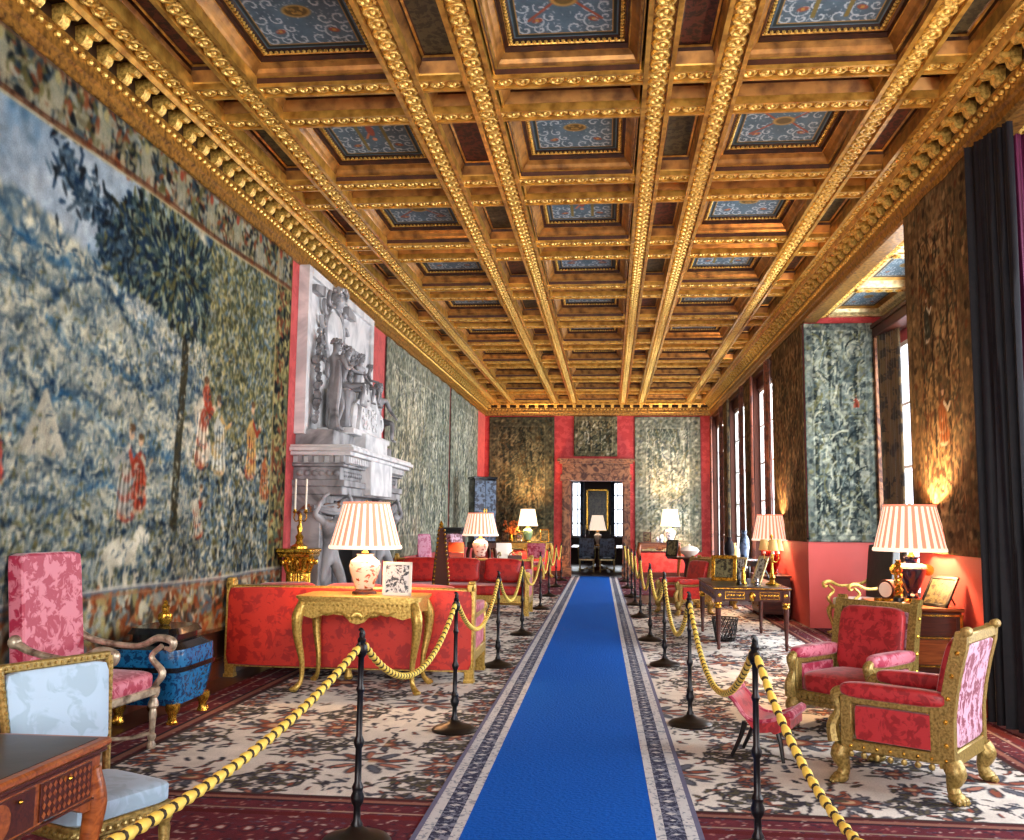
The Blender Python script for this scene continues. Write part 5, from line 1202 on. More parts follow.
# blue lacquer casket
t = thing('lacquer_casket', 'swelling blue lacquer casket with black lid and gilt feet under left tapestry', 'chest', (-3.44, 7.14, .0), 0); t.scale = (1.06, 1.06, 1.02)
def bombe(z0, z1, hx, hy, m, fn, n=10):
    b = MB(); vs = []; fs = []; N = 72
    def ring(z, k, hx, hy):
        for i in range(N):
            a = 2*PI*i/N; c_, s_ = math.cos(a), math.sin(a); e = 7; r = 1/((abs(c_)**e+abs(s_)**e)**(1/e)); vs.append((c_*r*hx*k, s_*r*hy*k, z))
    for j in range(n+1): ring(z0+(z1-z0)*j/n, fn(j/n), hx, hy)
    for j in range(n):
        for i in range(N): fs.append((j*N+i, j*N+(i+1) % N, (j+1)*N+(i+1) % N, (j+1)*N+i))
    fs += [tuple(reversed(range(N))), tuple(n*N+i for i in range(N))]; b.add(vs, fs, m); return b
bombe(.15, .555, .27, .33, 'lacquer_blue', lambda u: .84+.16*math.sin(min(1, u*1.15)*PI*.5)-.05*max(0, u-.75)*4*(u-.6)).build('casket_body', t)
b = bombe(.395, .43, .279, .339, 'lacquer_dk', lambda u: 1.0); b.b2((-.02, .33, .40), (.02, .47, .42), 'lacquer_dk'); b.b2((-.02, -.42, .40), (.02, -.33, .42), 'lacquer_dk'); b.build('metal_band', t)
bombe(.55, .60, .262, .322, 'lacquer_dk', lambda u: 1-.25*u).build('lid_shoulder', t)
b = bombe(.60, .66, .17, .22, 'lacquer_dk', lambda u: 1.0); b.build('lid_neck', t)
bombe(.655, .70, .20, .25, 'lacquer_dk', lambda u: 1-.12*u).build('lid_cap', t)
for sx in (-1, 1):
    for sy in (-1, 1): b = MB(); b.lathe([(.028, 0), (.042, .02), (.03, .05), (.03, .08), (.05, .12), (.05, .165)], 'bronze', 14, (sx*.20, sy*.25, 0)); b.ball((sx*.215, sy*.265, .03), .03, 'bronze', 8, 6); b.build('foot', t)
t = thing('gilt_jar', 'small round gilt jar standing on the blue casket lid', 'jar', (-3.47, 7.18, .717))
b = MB(); b.lathe([(.035, 0), (.04, .01), (.06, .045), (.055, .08), (.025, .10), (.03, .12), (.03, .13)], 'bronze', 18); b.build('jar_body', t); b = MB(); b.lathe([(.03, .128), (.034, .14), (.015, .16), (.02, .175), (.003, .19)], 'bronze', 14); b.build('jar_lid', t)
# obelisk between the sofas
t = thing('obelisk_stand', 'tall dark red tapering obelisk stand with gilt beaded edge between the sofas', 'stand', (-1.97, 11.2, .016), .3)
b = MB(); b.box((0, 0, .05), (.36, .36, .10), 'umber_wall', 1, .01); b.box((0, 0, .13), (.28, .28, .06), 'umber_wall', .92, .01); b.build('plinth', t)
b = MB(); b.add([(-.12, -.12, .16), (.12, -.12, .16), (.12, .12, .16), (-.12, .12, .16), (-.085, -.085, .9), (.085, -.085, .9), (.085, .085, .9), (-.085, .085, .9), (-.03, -.03, 1.46), (.03, -.03, 1.46), (.03, .03, 1.46), (-.03, .03, 1.46)],
                [(3, 2, 1, 0), (8, 9, 10, 11)]+[(i+4*j, (i+1) % 4+4*j, (i+1) % 4+4*j+4, i+4*j+4) for j in range(2) for i in range(4)], 'umber_wall'); b.build('shaft', t)
b = MB()
for k in range(26):
    z = .2+k*.049; h = .12-(.035*(z-.16)/.74 if z < .9 else .035+.055*(z-.9)/.56)
    for sx in (-1, 1): b.ball((sx*h, -h, z), .017, 'bronze', 6, 4)
b.build('beading', t); b = MB(); b.lathe([(.035, 1.455), (.02, 1.48), (.028, 1.50), (.004, 1.545)], 'bronze', 10); b.build('finial', t)
# furniture behind the second sofa
t = thing('sofa_table', 'long dark table behind the far red sofa carrying a striped lamp', 'table', (-2.25, 17.05, .016))
b = MB(); b.b2((-.85, -.28, .83), (.85, .28, .86), 'mahogany', .008); b.build('table_top', t); b = MB(); b.b2((-.80, -.25, .72), (.80, .25, .83), 'mahogany', .005); b.b2((-.78, -.256, .74), (.78, -.25, .81), 'gold_furn'); b.build('apron', t)
for sx in (-1, 1):
    for sy in (-1, 1): b = MB(); b.lathe([(.035, .72), (.03, .66), (.022, .5), (.016, .06), (.026, .03), (.018, 0)], 'mahogany', 12, (sx*.76, sy*.21, 0)); b.build('leg', t)
pleated_lamp('table_lamp', 'lamp with striped cream shade and patterned jar behind the far red sofa', (-2.26, 17.02, .877), 'vase_imari', JAR, .43, .83, .325, .225, power=75)
t = thing('leather_box', 'orange-brown leather stationery box leaning open behind the far sofa', 'box', (-2.70, 17.0, .877), .2)
b = MB(); b.b2((-.14, -.09, 0), (.14, .10, .12), 'brown_cloth', .01); b.build('box_body', t); b = MB(); b.T = Matrix.Rotation(-.5, 4, 'X'); b.b2((-.15, .04, .09), (.15, .07, .36), 'brown_cloth', .01); b.build('box_lid', t)
t = thing('wooden_tray', 'small dark wooden tray on the end of the table behind the far sofa', 'tray', (-1.62, 17.0, .877), .1)
b = MB(); b.b2((-.12, -.10, 0), (.12, .10, .02), 'mahogany', .004); b.b2((-.13, -.11, .015), (.13, -.095, .07), 'mahogany'); b.b2((-.13, .095, .015), (.13, .11, .07), 'mahogany'); b.build('tray_body', t)
b = MB(); b.tube(spline([(-.12, 0, .05), (-.06, 0, .13), (.06, 0, .13), (.12, 0, .05)], 5), .008, 'bronze', 6); b.build('tray_handle', t)
for x, nm in ((-3.32, 'tall dark-framed chair with mauve silk back against the left wall beyond the far sofa'), (-2.80, 'second tall chair with paler mauve silk back behind the obelisk stand')):
    tt = open_armchair(nm, (x, 18.1 if x < -3 else 18.9, .012), face(.85 if x < -3 else .9, -.5), 1.30, 'purple' if x < -3 else 'rose_damask', 'mahogany', 'purple', .21, .22, .45)
# blue lacquer cabinet on stand
t = thing('lacquer_cabinet', 'tall slate blue lacquer cabinet with dark side near far left corner', 'cabinet', (-2.92, 22.25, .012), .42)
b = MB(); b.b2((-.27, -.24, 1.05), (.27, .26, 2.56), 'lacquer_dk', .01); b.b2((-.30, -.27, 2.56), (.30, .28, 2.62), 'lacquer_dk', .01); b.build('carcass', t)
for s in (-1, 1):
    b = MB(); b.b2((s*.135-.13, -.262, 1.09), (s*.135+.13, -.24, 2.52), 'lacquer_slate', .004); dd = b.build('door', t); b = MB(); b.box((s*.03, -.268, 1.80), (.03, .012, .10), 'bronze'); b.build('lock_plate', dd)
b = MB(); b.b2((-.29, -.26, .92), (.29, .28, 1.05), 'gold_dark', .01); b.build('stand_rail', t)
for sx in (-1, 1):
    for sy in (-1, 1): b = MB(); cabriole(b, sx*.24, sy*.22, .93, sx, sy, 'gold_dark', .9); b.build('leg', t)
t = thing('dark_coffer', 'dark tall coffer standing against left wall beside the lacquer cabinet', 'cabinet', (-3.33, 20.6, .012), 0)
b = MB(); b.b2((-.17, -.35, .10), (.20, .35, 1.35), 'ebony', .01); b.b2((-.20, -.38, 1.35), (.23, .38, 1.41), 'ebony', .01); b.build('carcass', t)
for s in (-1, 1): b = MB(); b.b2((.20, s*.17-.15, .18), (.212, s*.17+.15, 1.28), 'mahogany', .004); dd = b.build('door', t); b = MB(); b.ball((.22, s*.04, .75), .012, 'bronze'); b.build('knob', dd)
for sx in (-.12, .15):
    for sy in (-.3, .3): b = MB(); b.lathe([(.03, 0), (.045, .04), (.03, .11)], 'ebony', 10, (sx, sy, 0)); b.build('foot', t)
# ================================================================== FAR END
console('console_table', 'narrow gilt table with dark top on far wall left of doorway', (-2.20, 26.62, .0), 0, 1.5, .50, 1.0, 'gold_furn', 'ebony')
pleated_lamp('table_lamp', 'glowing white-shaded lamp with celadon jar on far left gilt table', (-2.17, 26.62, 1.002), 'vase_green', JAR, .46, .92, .28, .20, ('shade_white', 'shade_white'), 330)
frame_pic('picture_frame', 'small gilt-framed picture right of celadon lamp on far left table', (-1.68, 26.60, 1.002), .1, .26, .36, 'bronze', 'photo_dk', .15)
frame_pic('picture_frame', 'small dark-framed picture at left end of far left table', (-2.84, 26.64, 1.002), -.3, .2, .26, 'ebony', 'photo_dk', .15)
t = thing('dried_flowers', 'spray of dried orange foliage in bronze vase behind celadon lamp', 'flowers', (-2.66, 26.76, 1.002)); b = MB(); b.lathe([(.05, 0), (.07, .08), (.04, .18), (.06, .22)], 'bronze', 12); b.build('vase', t)
b = MB()
for k in range(70):
    a = random.random()*2*PI; r = random.random()*.24; z = .28+random.random()*.30; b.tube([(0, 0, .18), (r*.5*math.cos(a), r*.3*math.sin(a), z*.7), (r*math.cos(a), r*.5*math.sin(a)*.8, z)], .003, 'foliage', 4); b.ball((r*math.cos(a), r*.4*math.sin(a), z), .028, 'foliage', 5, 4, (1, .7, 1.4))
b.build('foliage', t)
for i, x in enumerate((-2.44, -2.36)):
    b = MB(); b.lathe([(.03, 0), (.035, .01), (.012, .03), (.012, .09), (.035, .12), (.04, .18), (.036, .18)], 'silver', 14); o = b.build('silver_goblet'); o.location = (x, 26.50, 1.002); tag(o, ('silver goblet on far left table, further from celadon lamp', 'silver goblet on far left table, next to celadon lamp')[i], 'goblet')
side_chair('small gilt chair with raspberry back in front of far left table', (-1.87, 25.6, .012), 0, 'pink_damask', 'gold_furn', .24, .24, 1.0)
open_armchair('white-seated gilt armchair partly hidden beside far left table', (-2.65, 25.4, .012), .5, .98, 'vase_white', 'gold_pale', 'vase_white', .28, .26, .45, False)
console('console_table', 'mahogany and gilt side table on far wall right of doorway', (1.55, 26.62, 0), 0, 1.20, .50, 1.03, 'marquetry', 'mahogany')
pleated_lamp('table_lamp', 'glowing white-shaded lamp with blue and white jar on far right table', (1.86, 26.62, 1.032), 'vase_bw', JAR, .46, .92, .27, .20, ('shade_white', 'shade_white'), 300)
frame_pic('picture_frame', 'dark brown framed picture left of blue and white lamp', (1.22, 26.60, 1.032), 0, .22, .28, 'mahogany', 'photo_dk', .12)
for i, (x, s) in enumerate(((1.60, 1.0), (1.50, .75))):
    b = MB(); b.lathe([(.05*s, 0), (.08*s, .08*s), (.085*s, .13*s), (.04*s, .19*s), (.045*s, .22*s)], 'vase_bw', 16); o = b.build('porcelain_jar'); o.location = (x, 26.5, 1.032); tag(o, ('blue and white porcelain jar at foot of far right lamp', 'smaller blue and white jar left of its twin on far right table')[i], 'jar')
# ================================================================== ROPED WALKWAY
LP = [(-1.4, .8), (-1.18, 4.53), (-1.10, 6.97), (-1.13, 10.06), (-1.12, 12.91), (-1.13, 16.75), (-1.15, 19.68), (-1.15, 22.62), (-1.14, 25.12)]
RP = [(1.0, 2.0), (.715, 4.60), (.66, 7.43), (.66, 10.44), (.61, 12.61), (.60, 15.69), (.585, 17.93), (.58, 19.9), (.57, 22.57), (.55, 25.15)]
ordn = ['nearest', 'second', 'third', 'fourth', 'fifth', 'sixth', 'seventh', 'eighth', 'farthest']
for i, (x, y) in enumerate(LP[1:]): stanchion(x, y, 'black iron rope stanchion left of blue runner, %s of the left row' % (ordn[i] if i < 7 else 'farthest'))
for i, (x, y) in enumerate(RP[1:]): stanchion(x, y, 'black iron rope stanchion right of blue runner, %s of the right row' % (ordn[i] if i < 8 else 'farthest'))
for i in range(len(LP)-1):
    (xa, ya), (xb, yb) = LP[i], LP[i+1]; g = .05 if i else 0
    rope(xa, ya+g, xb, yb-.05, (.25, .31, .34, .34, .36, .36, .34, .32)[i], 'yellow rope left of runner, %s' % ('thick near one running out of frame' if i == 0 else 'between the %s and %s stanchions of the left row' % (ordn[i-1], ordn[i] if i < 7 else 'farthest')))
for i in range(len(RP)-1):
    (xa, ya), (xb, yb) = RP[i], RP[i+1]; g = .05 if i else 0
    rope(xa, ya+g, xb, yb-.05, (.45, .40, .40, .30, .36, .34, .34, .34, .32)[i], 'yellow rope right of runner, %s' % ('thick near one running out of frame' if i == 0 else 'between the %s and %s stanchions of the right row' % (ordn[i-1], ordn[i] if i < 8 else 'farthest')))
# ================================================================== RIGHT SIDE
bergere('giltwood armchair with crimson velvet seat turned toward us, behind the red stool', (1.90, 7.48, .016), face(-.70, -.71), 'crimson', 'rose_damask', 'pink_damask')
bergere('giltwood armchair seen from its side with rose damask back, nearest on right', (1.87, 6.02, .016), face(-.82, .57), 'crimson', 'rose_damask', 'crimson')
bergere('giltwood armchair with bright red velvet near the desk, far right side', (1.38, 16.5, .016), face(-.88, -.47), 'red_cush', 'pink_damask', 'red_cush')
bergere('giltwood armchair showing its pink damask back, beyond the desk on the right', (2.08, 17.85, .016), PI-.05, 'crimson', 'rose_damask', 'pink_damask')
# gout stool
t = thing('gout_stool', 'low curved footstool in rose red velvet on dark splayed legs', 'stool', (1.07, 6.50, .016), math.radians(-24))
b = MB(); prof = spline([(-.20, 0, .42), (-.15, 0, .37), (-.09, 0, .29), (-.02, 0, .262), (.08, 0, .275), (.16, 0, .31), (.205, 0, .325)], 4); th = .05; n = len(prof)
up = [(p.x, p.z) for p in prof]; lo = [(p.x+(.045 if p.x < -.05 else 0), p.z-.075-(.02 if p.x > .1 else 0)) for p in prof]
b.extr(up+lo[::-1], 1, -.17, .17, 'crimson'); b.build('padded_seat', t)
b = MB(); 
for y in (-.172, .172): b.tube([(p[0], y, p[1]) for p in up], .014, 'pink_damask', 6)
b.tube([(-.20, -.17, .425), (-.20, .17, .425)], .022, 'pink_damask', 8); b.tube([(.205, -.17, .32), (.205, .17, .32)], .03, 'pink_damask', 8); b.build('piping', t)
for sx in (-1, 1):
    for sy in (-1, 1): b = MB(); b.tube(spline([(sx*.10, sy*.13, .24), (sx*.13, sy*.135, .14), (sx*(.19 if sx < 0 else .15), sy*.14, 0.01)], 5), rlerp([.02, .015, .012], 11), 'ebony', 8); b.build('leg', t)
# chest by the near pier with its lamp
t = thing('marquetry_chest', 'dark marquetry chest with gilt bands against the near right pier', 'chest', (2.79, 8.95, .0))
b = MB(); b.b2((-.27, -.52, .07), (.27, .52, .82), 'mahogany', .01); b.b2((-.29, -.54, .82), (.29, .54, .85), 'marquetry', .008); b.build('carcass', t)
b = MB()
for z in (.11, .36, .60, .79):
    b.b2((-.28, -.53, z-.008), (.28, -.52, z+.008), 'bronze'); b.b2((-.28, -.53, z-.008), (-.27, .53, z+.008), 'bronze')
for x in (-.26, .26): b.b2((x-.012, -.532, .10), (x+.012, -.52, .80), 'bronze')
b.build('gilt_bands', t)
for k, (z0, z1) in enumerate(((.13, .345), (.375, .585), (.615, .775))):
    b = MB(); b.b2((-.281, -.48, z0), (-.27, .48, z1), 'marquetry', .003); dr = b.build('drawer', t)
    b = MB(); [b.tube(spline([(-.283, y-.05, (z0+z1)/2+.01), (-.30, y, (z0+z1)/2-.025), (-.283, y+.05, (z0+z1)/2+.01)], 4), .006, 'bronze', 6) for y in (-.26, .26)]; b.build('handle', dr)
    b = MB(); b.b2((-.22, -.531, z0), (.22, -.52, z1), 'marquetry' if k == 1 else 'marq_dark', .003); b.build('side_panel', t)
for sx in (-1, 1):
    for sy in (-1, 1): b = MB(); b.box((sx*.23, sy*.48, .035), (.07, .07, .07), 'bronze', 1.2, .008); b.build('foot', t)
def urn_handles(t, h):
    for s in (-1, 1):
        b = MB(); b.lathe([(.035, -.012), (.052, -.008), (.052, .008), (.035, .012)], 'bronze', 16, (s*.145, -.0, .04+.68*(h-.1)), axis='y'); b.build('handle', t)
    b = MB(); b.lathe([(.136, .04+.72*(h-.1)), (.130, .04+.78*(h-.1)), (.09, .04+.84*(h-.1))], 'vase_white', 24, skip=True); b.build('neck_band', t)
pleated_lamp('table_lamp', 'lamp with coral striped shade and navy gilt-handled urn on near right chest', (2.83, 8.98, .852), 'vase_navy', URN, .48, .89, .325, .225, ('shade_cream', 'shade_red'), 230, extra=urn_handles)
frame_pic('picture_frame', 'dark frame seen edge-on leaning beside navy urn lamp', (2.88, 8.62, .852), face(-.9, -.35), .34, .30, 'ebony', 'photo_dk', .5)
t = thing('gilt_candlestick', 'twisted gilt figural candlestick left of the navy urn lamp', 'candlestick', (2.60, 8.62, .852))
b = MB(); b.lathe([(.08, 0), (.085, .02), (.05, .04), (.045, .07), (.02, .09)], 'ebony', 16); b.build('base', t)
b = MB()
for q in range(2): b.tube([(.022*math.cos(a+q*PI), .022*math.sin(a+q*PI), .08+a*.019) for a in np.linspace(0, 14, 50)], .016, 'bronze', 7)
b.lathe([(.012, .34), (.035, .36), (.02, .38), (.025, .40)], 'bronze', 12); b.build('stem', t)
t = thing('gilt_clock', 'low dark and gilt round-topped mantel clock at left end of near right chest', 'clock', (2.60, 8.92, .852), face(-.8, -.6))
b = MB(); b.box((0, 0, .02), (.24, .12, .04), 'bronze', 1, .006); b.lathe([(.085, -.045), (.09, -.04), (.09, .04), (.085, .045)], 'mahogany', 24, (0, 0, .12), axis='y'); b.build('case', t)
b = MB(); b.lathe([(.001, -.052), (.065, -.052), (.07, -.046)], 'vase_white', 24, (0, 0, .12), axis='y'); b.build('dial', t)
# writing desk with pictures
t = thing('writing_desk', 'dark leather-topped writing desk with gilt mounts right of the walkway', 'desk', (1.82, 12.8, .016))
w, d, Ht = .47, 1.0, .765
b = MB(); b.b2((-w, -d, Ht-.03), (w, d, Ht), 'mahogany', .008); b.b2((-w-.004, -d-.004, Ht-.022), (w+.004, d+.004, Ht-.010), 'bronze'); b.build('table_top', t)
b = MB(); b.b2((-w+.04, -d+.04, Ht-.001), (w-.04, d-.04, Ht+.0025), 'leather_dk'); b.build('leather_inset', t)
b = MB(); b.b2((-w+.03, -d+.03, Ht-.17), (w-.03, d-.03, Ht-.03), 'mahogany', .005); b.build('apron', t)
b = MB(); yy = -d+.028
for x0, x1 in ((-.33, -.09), (.09, .33)):
    b.b2((x0, yy-.006, Ht-.145), (x1, yy, Ht-.055), 'bronze'); b.b2((x0+.012, yy-.009, Ht-.135), (x1-.012, yy-.004, Ht-.065), 'marq_dark')
    for k in range(6): b.ball((x0+.03+k*.036, yy-.01, Ht-.10), .015, 'bronze', 6, 4, (1, .4, 1))
b.ball((0, yy-.005, Ht-.11), .052, 'bronze', 12, 8, (.75, .35, 1.1))
for s in (-1, 1): b.ball((s*.40, yy-.005, Ht-.10), .028, 'bronze', 10, 6, (1, .5, 1))
for k in range(10): [b.ball((s*(w-.028), -d+.2+k*.18, Ht-.10), .02, 'bronze', 6, 4, (.4, 1, 1)) for s in (-1,)]
b.build('gilt_mounts', t)
for sx in (-1, 1):
    for sy in (-1, 1):
        b = MB(); x, y = sx*(w-.06), sy*(d-.06); b.box((x, y, Ht-.11), (.085, .085, .15), 'mahogany', 1, .006); b.lathe([(.05, Ht-.19), (.052, Ht-.205), (.035, Ht-.22), (.044, Ht-.24), (.036, Ht-.26)], 'bronze', 14, (x, y, 0))
        b.lathe([(.036, Ht-.25), (.030, .3), (.02, .09), (.028, .07), (.018, .04), (.024, .02), (.014, 0)], 'mahogany', 14, (x, y, 0)); b.build('leg', t)
DZ2 = .016+Ht+.004
frame_pic('picture_frame', 'large gilt and dark framed landscape picture on back left of desk', (1.62, 13.0, DZ2), -.25, .34, .36, 'bronze', 'photo_dk', .3, fw=.05)
frame_pic('picture_frame', 'pale gilt frame seen from the side with strut, middle of desk', (1.97, 12.55, DZ2), face(-.95, -.3), .26, .38, 'gold_pale', 'photo', .35)
frame_pic('picture_frame', 'small gilt frame between the two larger frames on the desk', (1.83, 13.25, DZ2), face(-.8, -.6), .22, .33, 'gold_pale', 'photo', .3)
t = thing('desk_lamp', 'brass desk lamp with three small buff shades at right of desk', 'lamp', (2.14, 12.25, DZ2))
b = MB(); b.lathe([(.085, 0), (.09, .02), (.05, .035), (.03, .06), (.04, .10), (.02, .14), (.012, .30), (.02, .34), (.01, .42), (.012, .60), (.02, .62), (.003, .65)], 'bronze', 16); b.build('stem', t)
for k in range(3):
    a = 2*PI*k/3+.5; c_, s_ = math.cos(a)*.10, math.sin(a)*.10
    b = MB(); b.tube(spline([(0, 0, .32), (c_*.6, s_*.6, .29), (c_, s_, .33), (c_, s_, .40)], 4), .006, 'bronze', 6); b.lathe([(.02, .40), (.016, .43)], 'candle', 10, (c_, s_, 0)); b.build('branch', t)
    b = MB(); b.lathe([(.07, .44), (.045, .58)], 'shade_buff', 20, (c_, s_, 0), skip=True); b.lathe([(.068, .44), (.043, .58)], 'shade_buff', 20, (c_, s_, 0), skip=True); b.build('lamp_shade', t)
for i, (x, y, h, m) in enumerate(((1.72, 12.25, .16, 'ebony'), (1.80, 12.38, .22, 'bronze'), (1.93, 12.15, .10, 'silver'))):
    b = MB(); b.lathe([(.035, 0), (.04, .01), (.02, h*.25), (.03, h*.5), (.018, h*.75), (.024, h)], m, 14); o = b.build('desk_ornament'); o.location = (x, y, DZ2)
    tag(o, ('small black turned ornament at near edge of desk', 'slim gilt ornament in middle of desk', 'little silver pot at near edge of desk')[i], 'ornament')
# waste basket
t = thing('waste_basket', 'black lattice waste basket under the writing desk', 'basket', (1.60, 12.75, .016))
b = MB(); b.lathe([(.001, 0), (.115, 0), (.12, .01), (.001, .012)], 'ebony', 24); b.lathe([(.118, 0), (.125, .0), (.128, .03), (.12, .03)], 'ebony', 24, skip=True)
b.tube([(.172*math.cos(a), .172*math.sin(a), .30) for a in np.linspace(0, 2*PI, 33)], .009, 'ebony', 6)
for k in range(20):
    for s in (-1, 1):
        b.tube([((.122+.05*q)*math.cos(2*PI*k/20+s*q*.8), (.122+.05*q)*math.sin(2*PI*k/20+s*q*.8), .01+.29*q) for q in np.linspace(0, 1, 6)], .0055, 'ebony', 4, False)
b.build('basket_body', t)
# chest and lamp at second pier
t = thing('dark_chest', 'dark mahogany chest of drawers against second pier behind the desk', 'chest', (2.84, 16.45, 0.0))
b = MB(); b.b2((-.24, -.5, .07), (.24, .5, .68), 'mahogany', .01); b.b2((-.27, -.53, .68), (.26, .53, .71), 'mahogany', .008); b.build('carcass', t)
for z0 in (.12, .31, .50):
    b = MB(); b.b2((-.25, -.46, z0), (-.24, .46, z0+.15), 'marq_dark', .003); dr = b.build('drawer', t); b = MB(); [b.ball((-.26, y, z0+.075), .016, 'bronze') for y in (-.25, .25)]; b.build('knob', dr)
for sx in (-1, 1):
    for sy in (-1, 1): b = MB(); b.lathe([(.03, 0), (.04, .03), (.03, .08)], 'mahogany', 10, (sx*.2, sy*.45, 0)); b.build('foot', t)
pleated_lamp('table_lamp', 'lamp with coral striped shade and oxblood red jar on second pier chest', (2.86, 16.5, .712), 'vase_red', [(.09, 0), (.12, .15), (.17, .45), (.165, .7), (.10, .88), (.05, .94), (.06, 1)], .58, 1.01, .30, .21, ('shade_cream', 'shade_red'), 150)
t = thing('low_table', 'low dark round table with white tureen near the pink-backed armchair', 'table', (1.72, 19.6, .016))
b = MB(); b.lathe([(.001, .82), (.42, .82), (.43, .84), (.42, .86), (.001, .86)], 'mahogany', 32); b.build('table_top', t); b = MB(); b.lathe([(.22, 0), (.20, .04), (.06, .10), (.05, .3), (.08, .5), (.05, .7), (.10, .82)], 'mahogany', 18); b.build('pedestal', t)
t = thing('tureen', 'white porcelain tureen on the low round table', 'bowl', (1.76, 19.6, .878)); t.scale = (.8, .8, .75); b = MB(); b.lathe([(.10, 0), (.12, .02), (.22, .10), (.26, .17), (.25, .18)], 'vase_white', 28); b.build('bowl', t); b = MB(); b.lathe([(.25, .18), (.20, .25), (.08, .30), (.02, .31), (.035, .34), (.003, .36)], 'vase_white', 28); b.build('lid', t)
frame_pic('picture_frame', 'dark picture frame leaning left of the white tureen', (1.38, 19.6, .878), -.5, .26, .36, 'ebony', 'photo_dk', .3)
t = thing('window_table', 'narrow dark table with glass top before second far window', 'table', (2.65, 18.75, .016))
b = MB(); b.b2((-.30, -.5, .84), (.30, .5, .87), 'silver', .006); b.build('table_top', t); b = MB(); b.b2((-.28, -.48, .74), (.28, .48, .84), 'ebony', .005); b.build('apron', t)
for sx in (-1, 1):
    for sy in (-1, 1): b = MB(); b.lathe([(.03, .74), (.025, .5), (.016, .05), (.024, 0)], 'ebony', 10, (sx*.25, sy*.44, 0)); b.build('leg', t)
for i, (x, y, h, m, nm) in enumerate(((2.42, 18.45, .42, 'curt_dk', 'tall dark vase at left of narrow window table'), (2.72, 18.55, .55, 'lacquer_slate', 'tall slate blue vase on narrow window table'), (2.56, 18.9, .30, 'shade_buff', 'small buff vase on narrow window table'))):
    b = MB(); b.lathe([(.06, 0), (.07, .02), (.10, h*.4), (.09, h*.7), (.045, h*.85), (.06, h)], m, 18); o = b.build('vase'); o.location = (x, y, .887); tag(o, nm, 'vase')
open_armchair('gilt open armchair with dark green leather back in the wide window bay', (3.60, 13.7, .016), face(-.96, -.28), 1.28, 'leather_dk', 'gold_furn', 'vase_white', .32, .30, .46, False)
# ================================================================== CURTAINS
def curtain(label, pts, z0, z1, m, folds=9, amp=.05, lining=None, th=.012, gather=0):
    """heavy curtain hanging along a plan line, folded"""
    L = sum((Vector(q)-Vector(p)).length for p, q in zip(pts[:-1], pts[1:])); P = spline([(*p, 0) for p in pts], 24) if len(pts) > 2 else [Vector((*pts[0], 0)).lerp(Vector((*pts[1], 0)), k/60) for k in range(61)]
    n = len(P); rows = 16; vs = []; fs = []; r0 = random.random()*9
    for side in (0, 1):
        for j in range(rows+1):
            v = j/rows; z = z0+(z1-z0)*v
            for i in range(n):
                u = i/(n-1); d = (P[min(i+1, n-1)]-P[max(i-1, 0)]).normalized(); nr = Vector((-d.y, d.x, 0))
                a = amp*(.55+.45*(1-v))*math.sin(u*folds*2*PI+.5*math.sin(v*3+u*5+r0))+.35*amp*math.sin(u*folds*4.3*PI+r0+v*1.5)
                p = P[i]+nr*(a+side*th); vs.append((p.x, p.y, z))
    k = n*(rows+1)
    for j in range(rows):
        for i in range(n-1): q = j*n+i; fs.append((q, q+1, q+n+1, q+n)); fs.append((k+q, k+q+n, k+q+n+1, k+q+1))
        fs.append((j*n, j*n+n, k+j*n+n, k+j*n)); fs.append((j*n+n-1, k+j*n+n-1, k+j*n+2*n-1, j*n+2*n-1))
    for i in range(n-1): fs.append((i, k+i, k+i+1, i+1)); q = rows*n+i; fs.append((q, q+1, k+q+1, k+q))
    b = MB(); b.add(vs, fs, m); o = b.build('curtain', None, 80); return tag(o, label, 'curtain')
curtain('heavy dark navy brocade curtain at the near right edge', [(3.03, 7.88), (3.08, 7.56), (3.15, 7.26)], .04, 4.70, 'curt_dk', 5, .055)
curtain('magenta lined curtain edge just beyond the frame-side brocade curtain', [(3.34, 7.75), (3.52, 7.72), (3.80, 7.76)], .04, 4.85, 'curt_purple', 4, .04)
curtain('brown and gold striped curtain at far end of wide window bay', [(4.18, 14.52), (4.27, 14.2), (4.33, 13.92)], .04, 4.48, 'curt_gold', 4, .04)
b = MB(); b.b2((4.16, 10.0, 4.46), (4.44, 14.68, 4.62), 'mahogany', .01); b.b2((4.13, 10.0, 4.60), (4.44, 14.69, 4.66), 'gold_dark', .005); tag(b.build('curtain_pelmet'), 'dark wooden pelmet above the brown striped bay curtain', 'pelmet')
b = MB(); b.b2((4.17, 14.62, .1), (4.26, 14.69, 4.7), 'marble_red', .01); b.build('trim_2', kind='structure')
nm = [('first far window, near side', 'first far window, far side'), ('middle far window, near side', 'middle far window, far side'), ('last far window, near side', 'last far window, far side')]
for i, (ya, yb, yc, yd) in enumerate(((17.34, 17.80, 19.44, 19.66), (20.76, 21.05, 23.08, 23.28), (24.41, 24.72, 26.72, 26.95))):
    curtain('brown-red velvet curtain at %s' % nm[i][0], [(XR-.06, ya), (XR-.08, yb)], .04, 4.62, 'curt_red', 3, .035)['group'] = 'curtains at the far windows'
    curtain('brown-gold velvet curtain at %s' % nm[i][1], [(XR-.06, yc), (XR-.06, yd)], .04, 4.62, 'curt_gold' if i % 2 else 'curt_red', 2, .03)['group'] = 'curtains at the far windows'
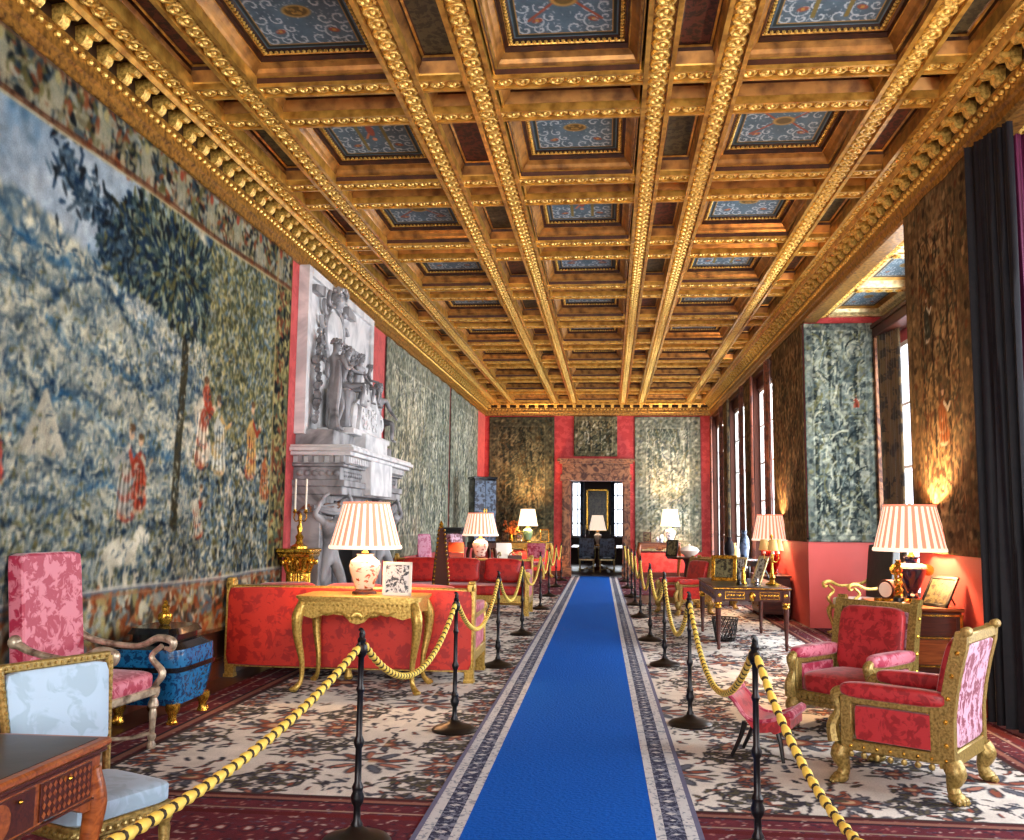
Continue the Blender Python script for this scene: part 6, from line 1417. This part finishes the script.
# ================================================================== DINING ROOM BEYOND THE DOOR
t = thing('dining_table', 'dark dining table seen through the far doorway', 'table', (-.2, 32.2, 0))
b = MB(); b.b2((-.9, -1.6, .72), (.9, 1.6, .76), 'mahogany', .01); b.build('table_top', t)
for sy in (-1, 1): b = MB(); b.lathe([(.3, 0), (.25, .05), (.07, .12), (.06, .4), (.10, .6), (.14, .72)], 'mahogany', 16, (0, sy*.9, 0)); b.build('pedestal', t)
for x, nm_ in ((-.55, 'grey upholstered dining chair, left one seen through the far doorway'), (.10, 'grey upholstered dining chair, right one seen through the far doorway')):
    open_armchair(nm_, (x, 30.1, 0), PI, 1.08, 'lacquer_slate', 'gold_pale', 'lacquer_slate', .25, .24, .46)
pleated_lamp('table_lamp', 'lamp with plain cream shade on the dining table beyond the doorway', (-.22, 32.4, .762), 'vase_white', URN, .55, 1.05, .30, .19, ('shade_cream', 'shade_cream'), 0)
for i, (x, y) in enumerate(((-.62, 31.3), (.35, 31.5))):
    t = thing('silver_candelabrum', ('silver candelabrum left of the dining room lamp', 'silver candelabrum right of the dining room lamp')[i], 'candlestick', (x, y, .762))
    b = MB(); b.lathe([(.09, 0), (.09, .02), (.03, .06), (.02, .3), (.03, .34), (.012, .45)], 'silver', 12); b.build('stem', t)
    for s in (-1, 0, 1): b = MB(); b.tube(spline([(0, 0, .34), (s*.08, 0, .32), (s*.13, 0, .42)], 3), .01, 'silver', 6); b.lathe([(.014, .42), (.012, .72)], 'candle', 8, (s*.13, 0, 0)); b.build('candle_arm', t)
t = thing('gilt_framed_painting', 'large dark painting in gilt frame at end of the dining room', 'painting', (-.25, 35.93, 1.25))
b = MB()
for x0, x1, z0, z1 in ((-.42, .42, 0, .07), (-.42, .42, 1.53, 1.6), (-.42, -.35, 0, 1.6), (.35, .42, 0, 1.6)): b.b2((x0, -.05, z0), (x1, .03, z1), 'bronze', .01)
b.build('frame', t); b = MB(); b.b2((-.36, -.01, .06), (.36, .02, 1.54), 'photo_dk'); b.build('canvas', t)
for s, nm_ in ((-1, 'pale silver-blue curtain left in the dining room window'), (1, 'pale silver-blue curtain right in the dining room window')):
    curtain(nm_, [(-.25+s*.52, 35.85), (-.25+s*.66, 35.83)], .02, 3.3, 'lacquer_slate', 3, .03)
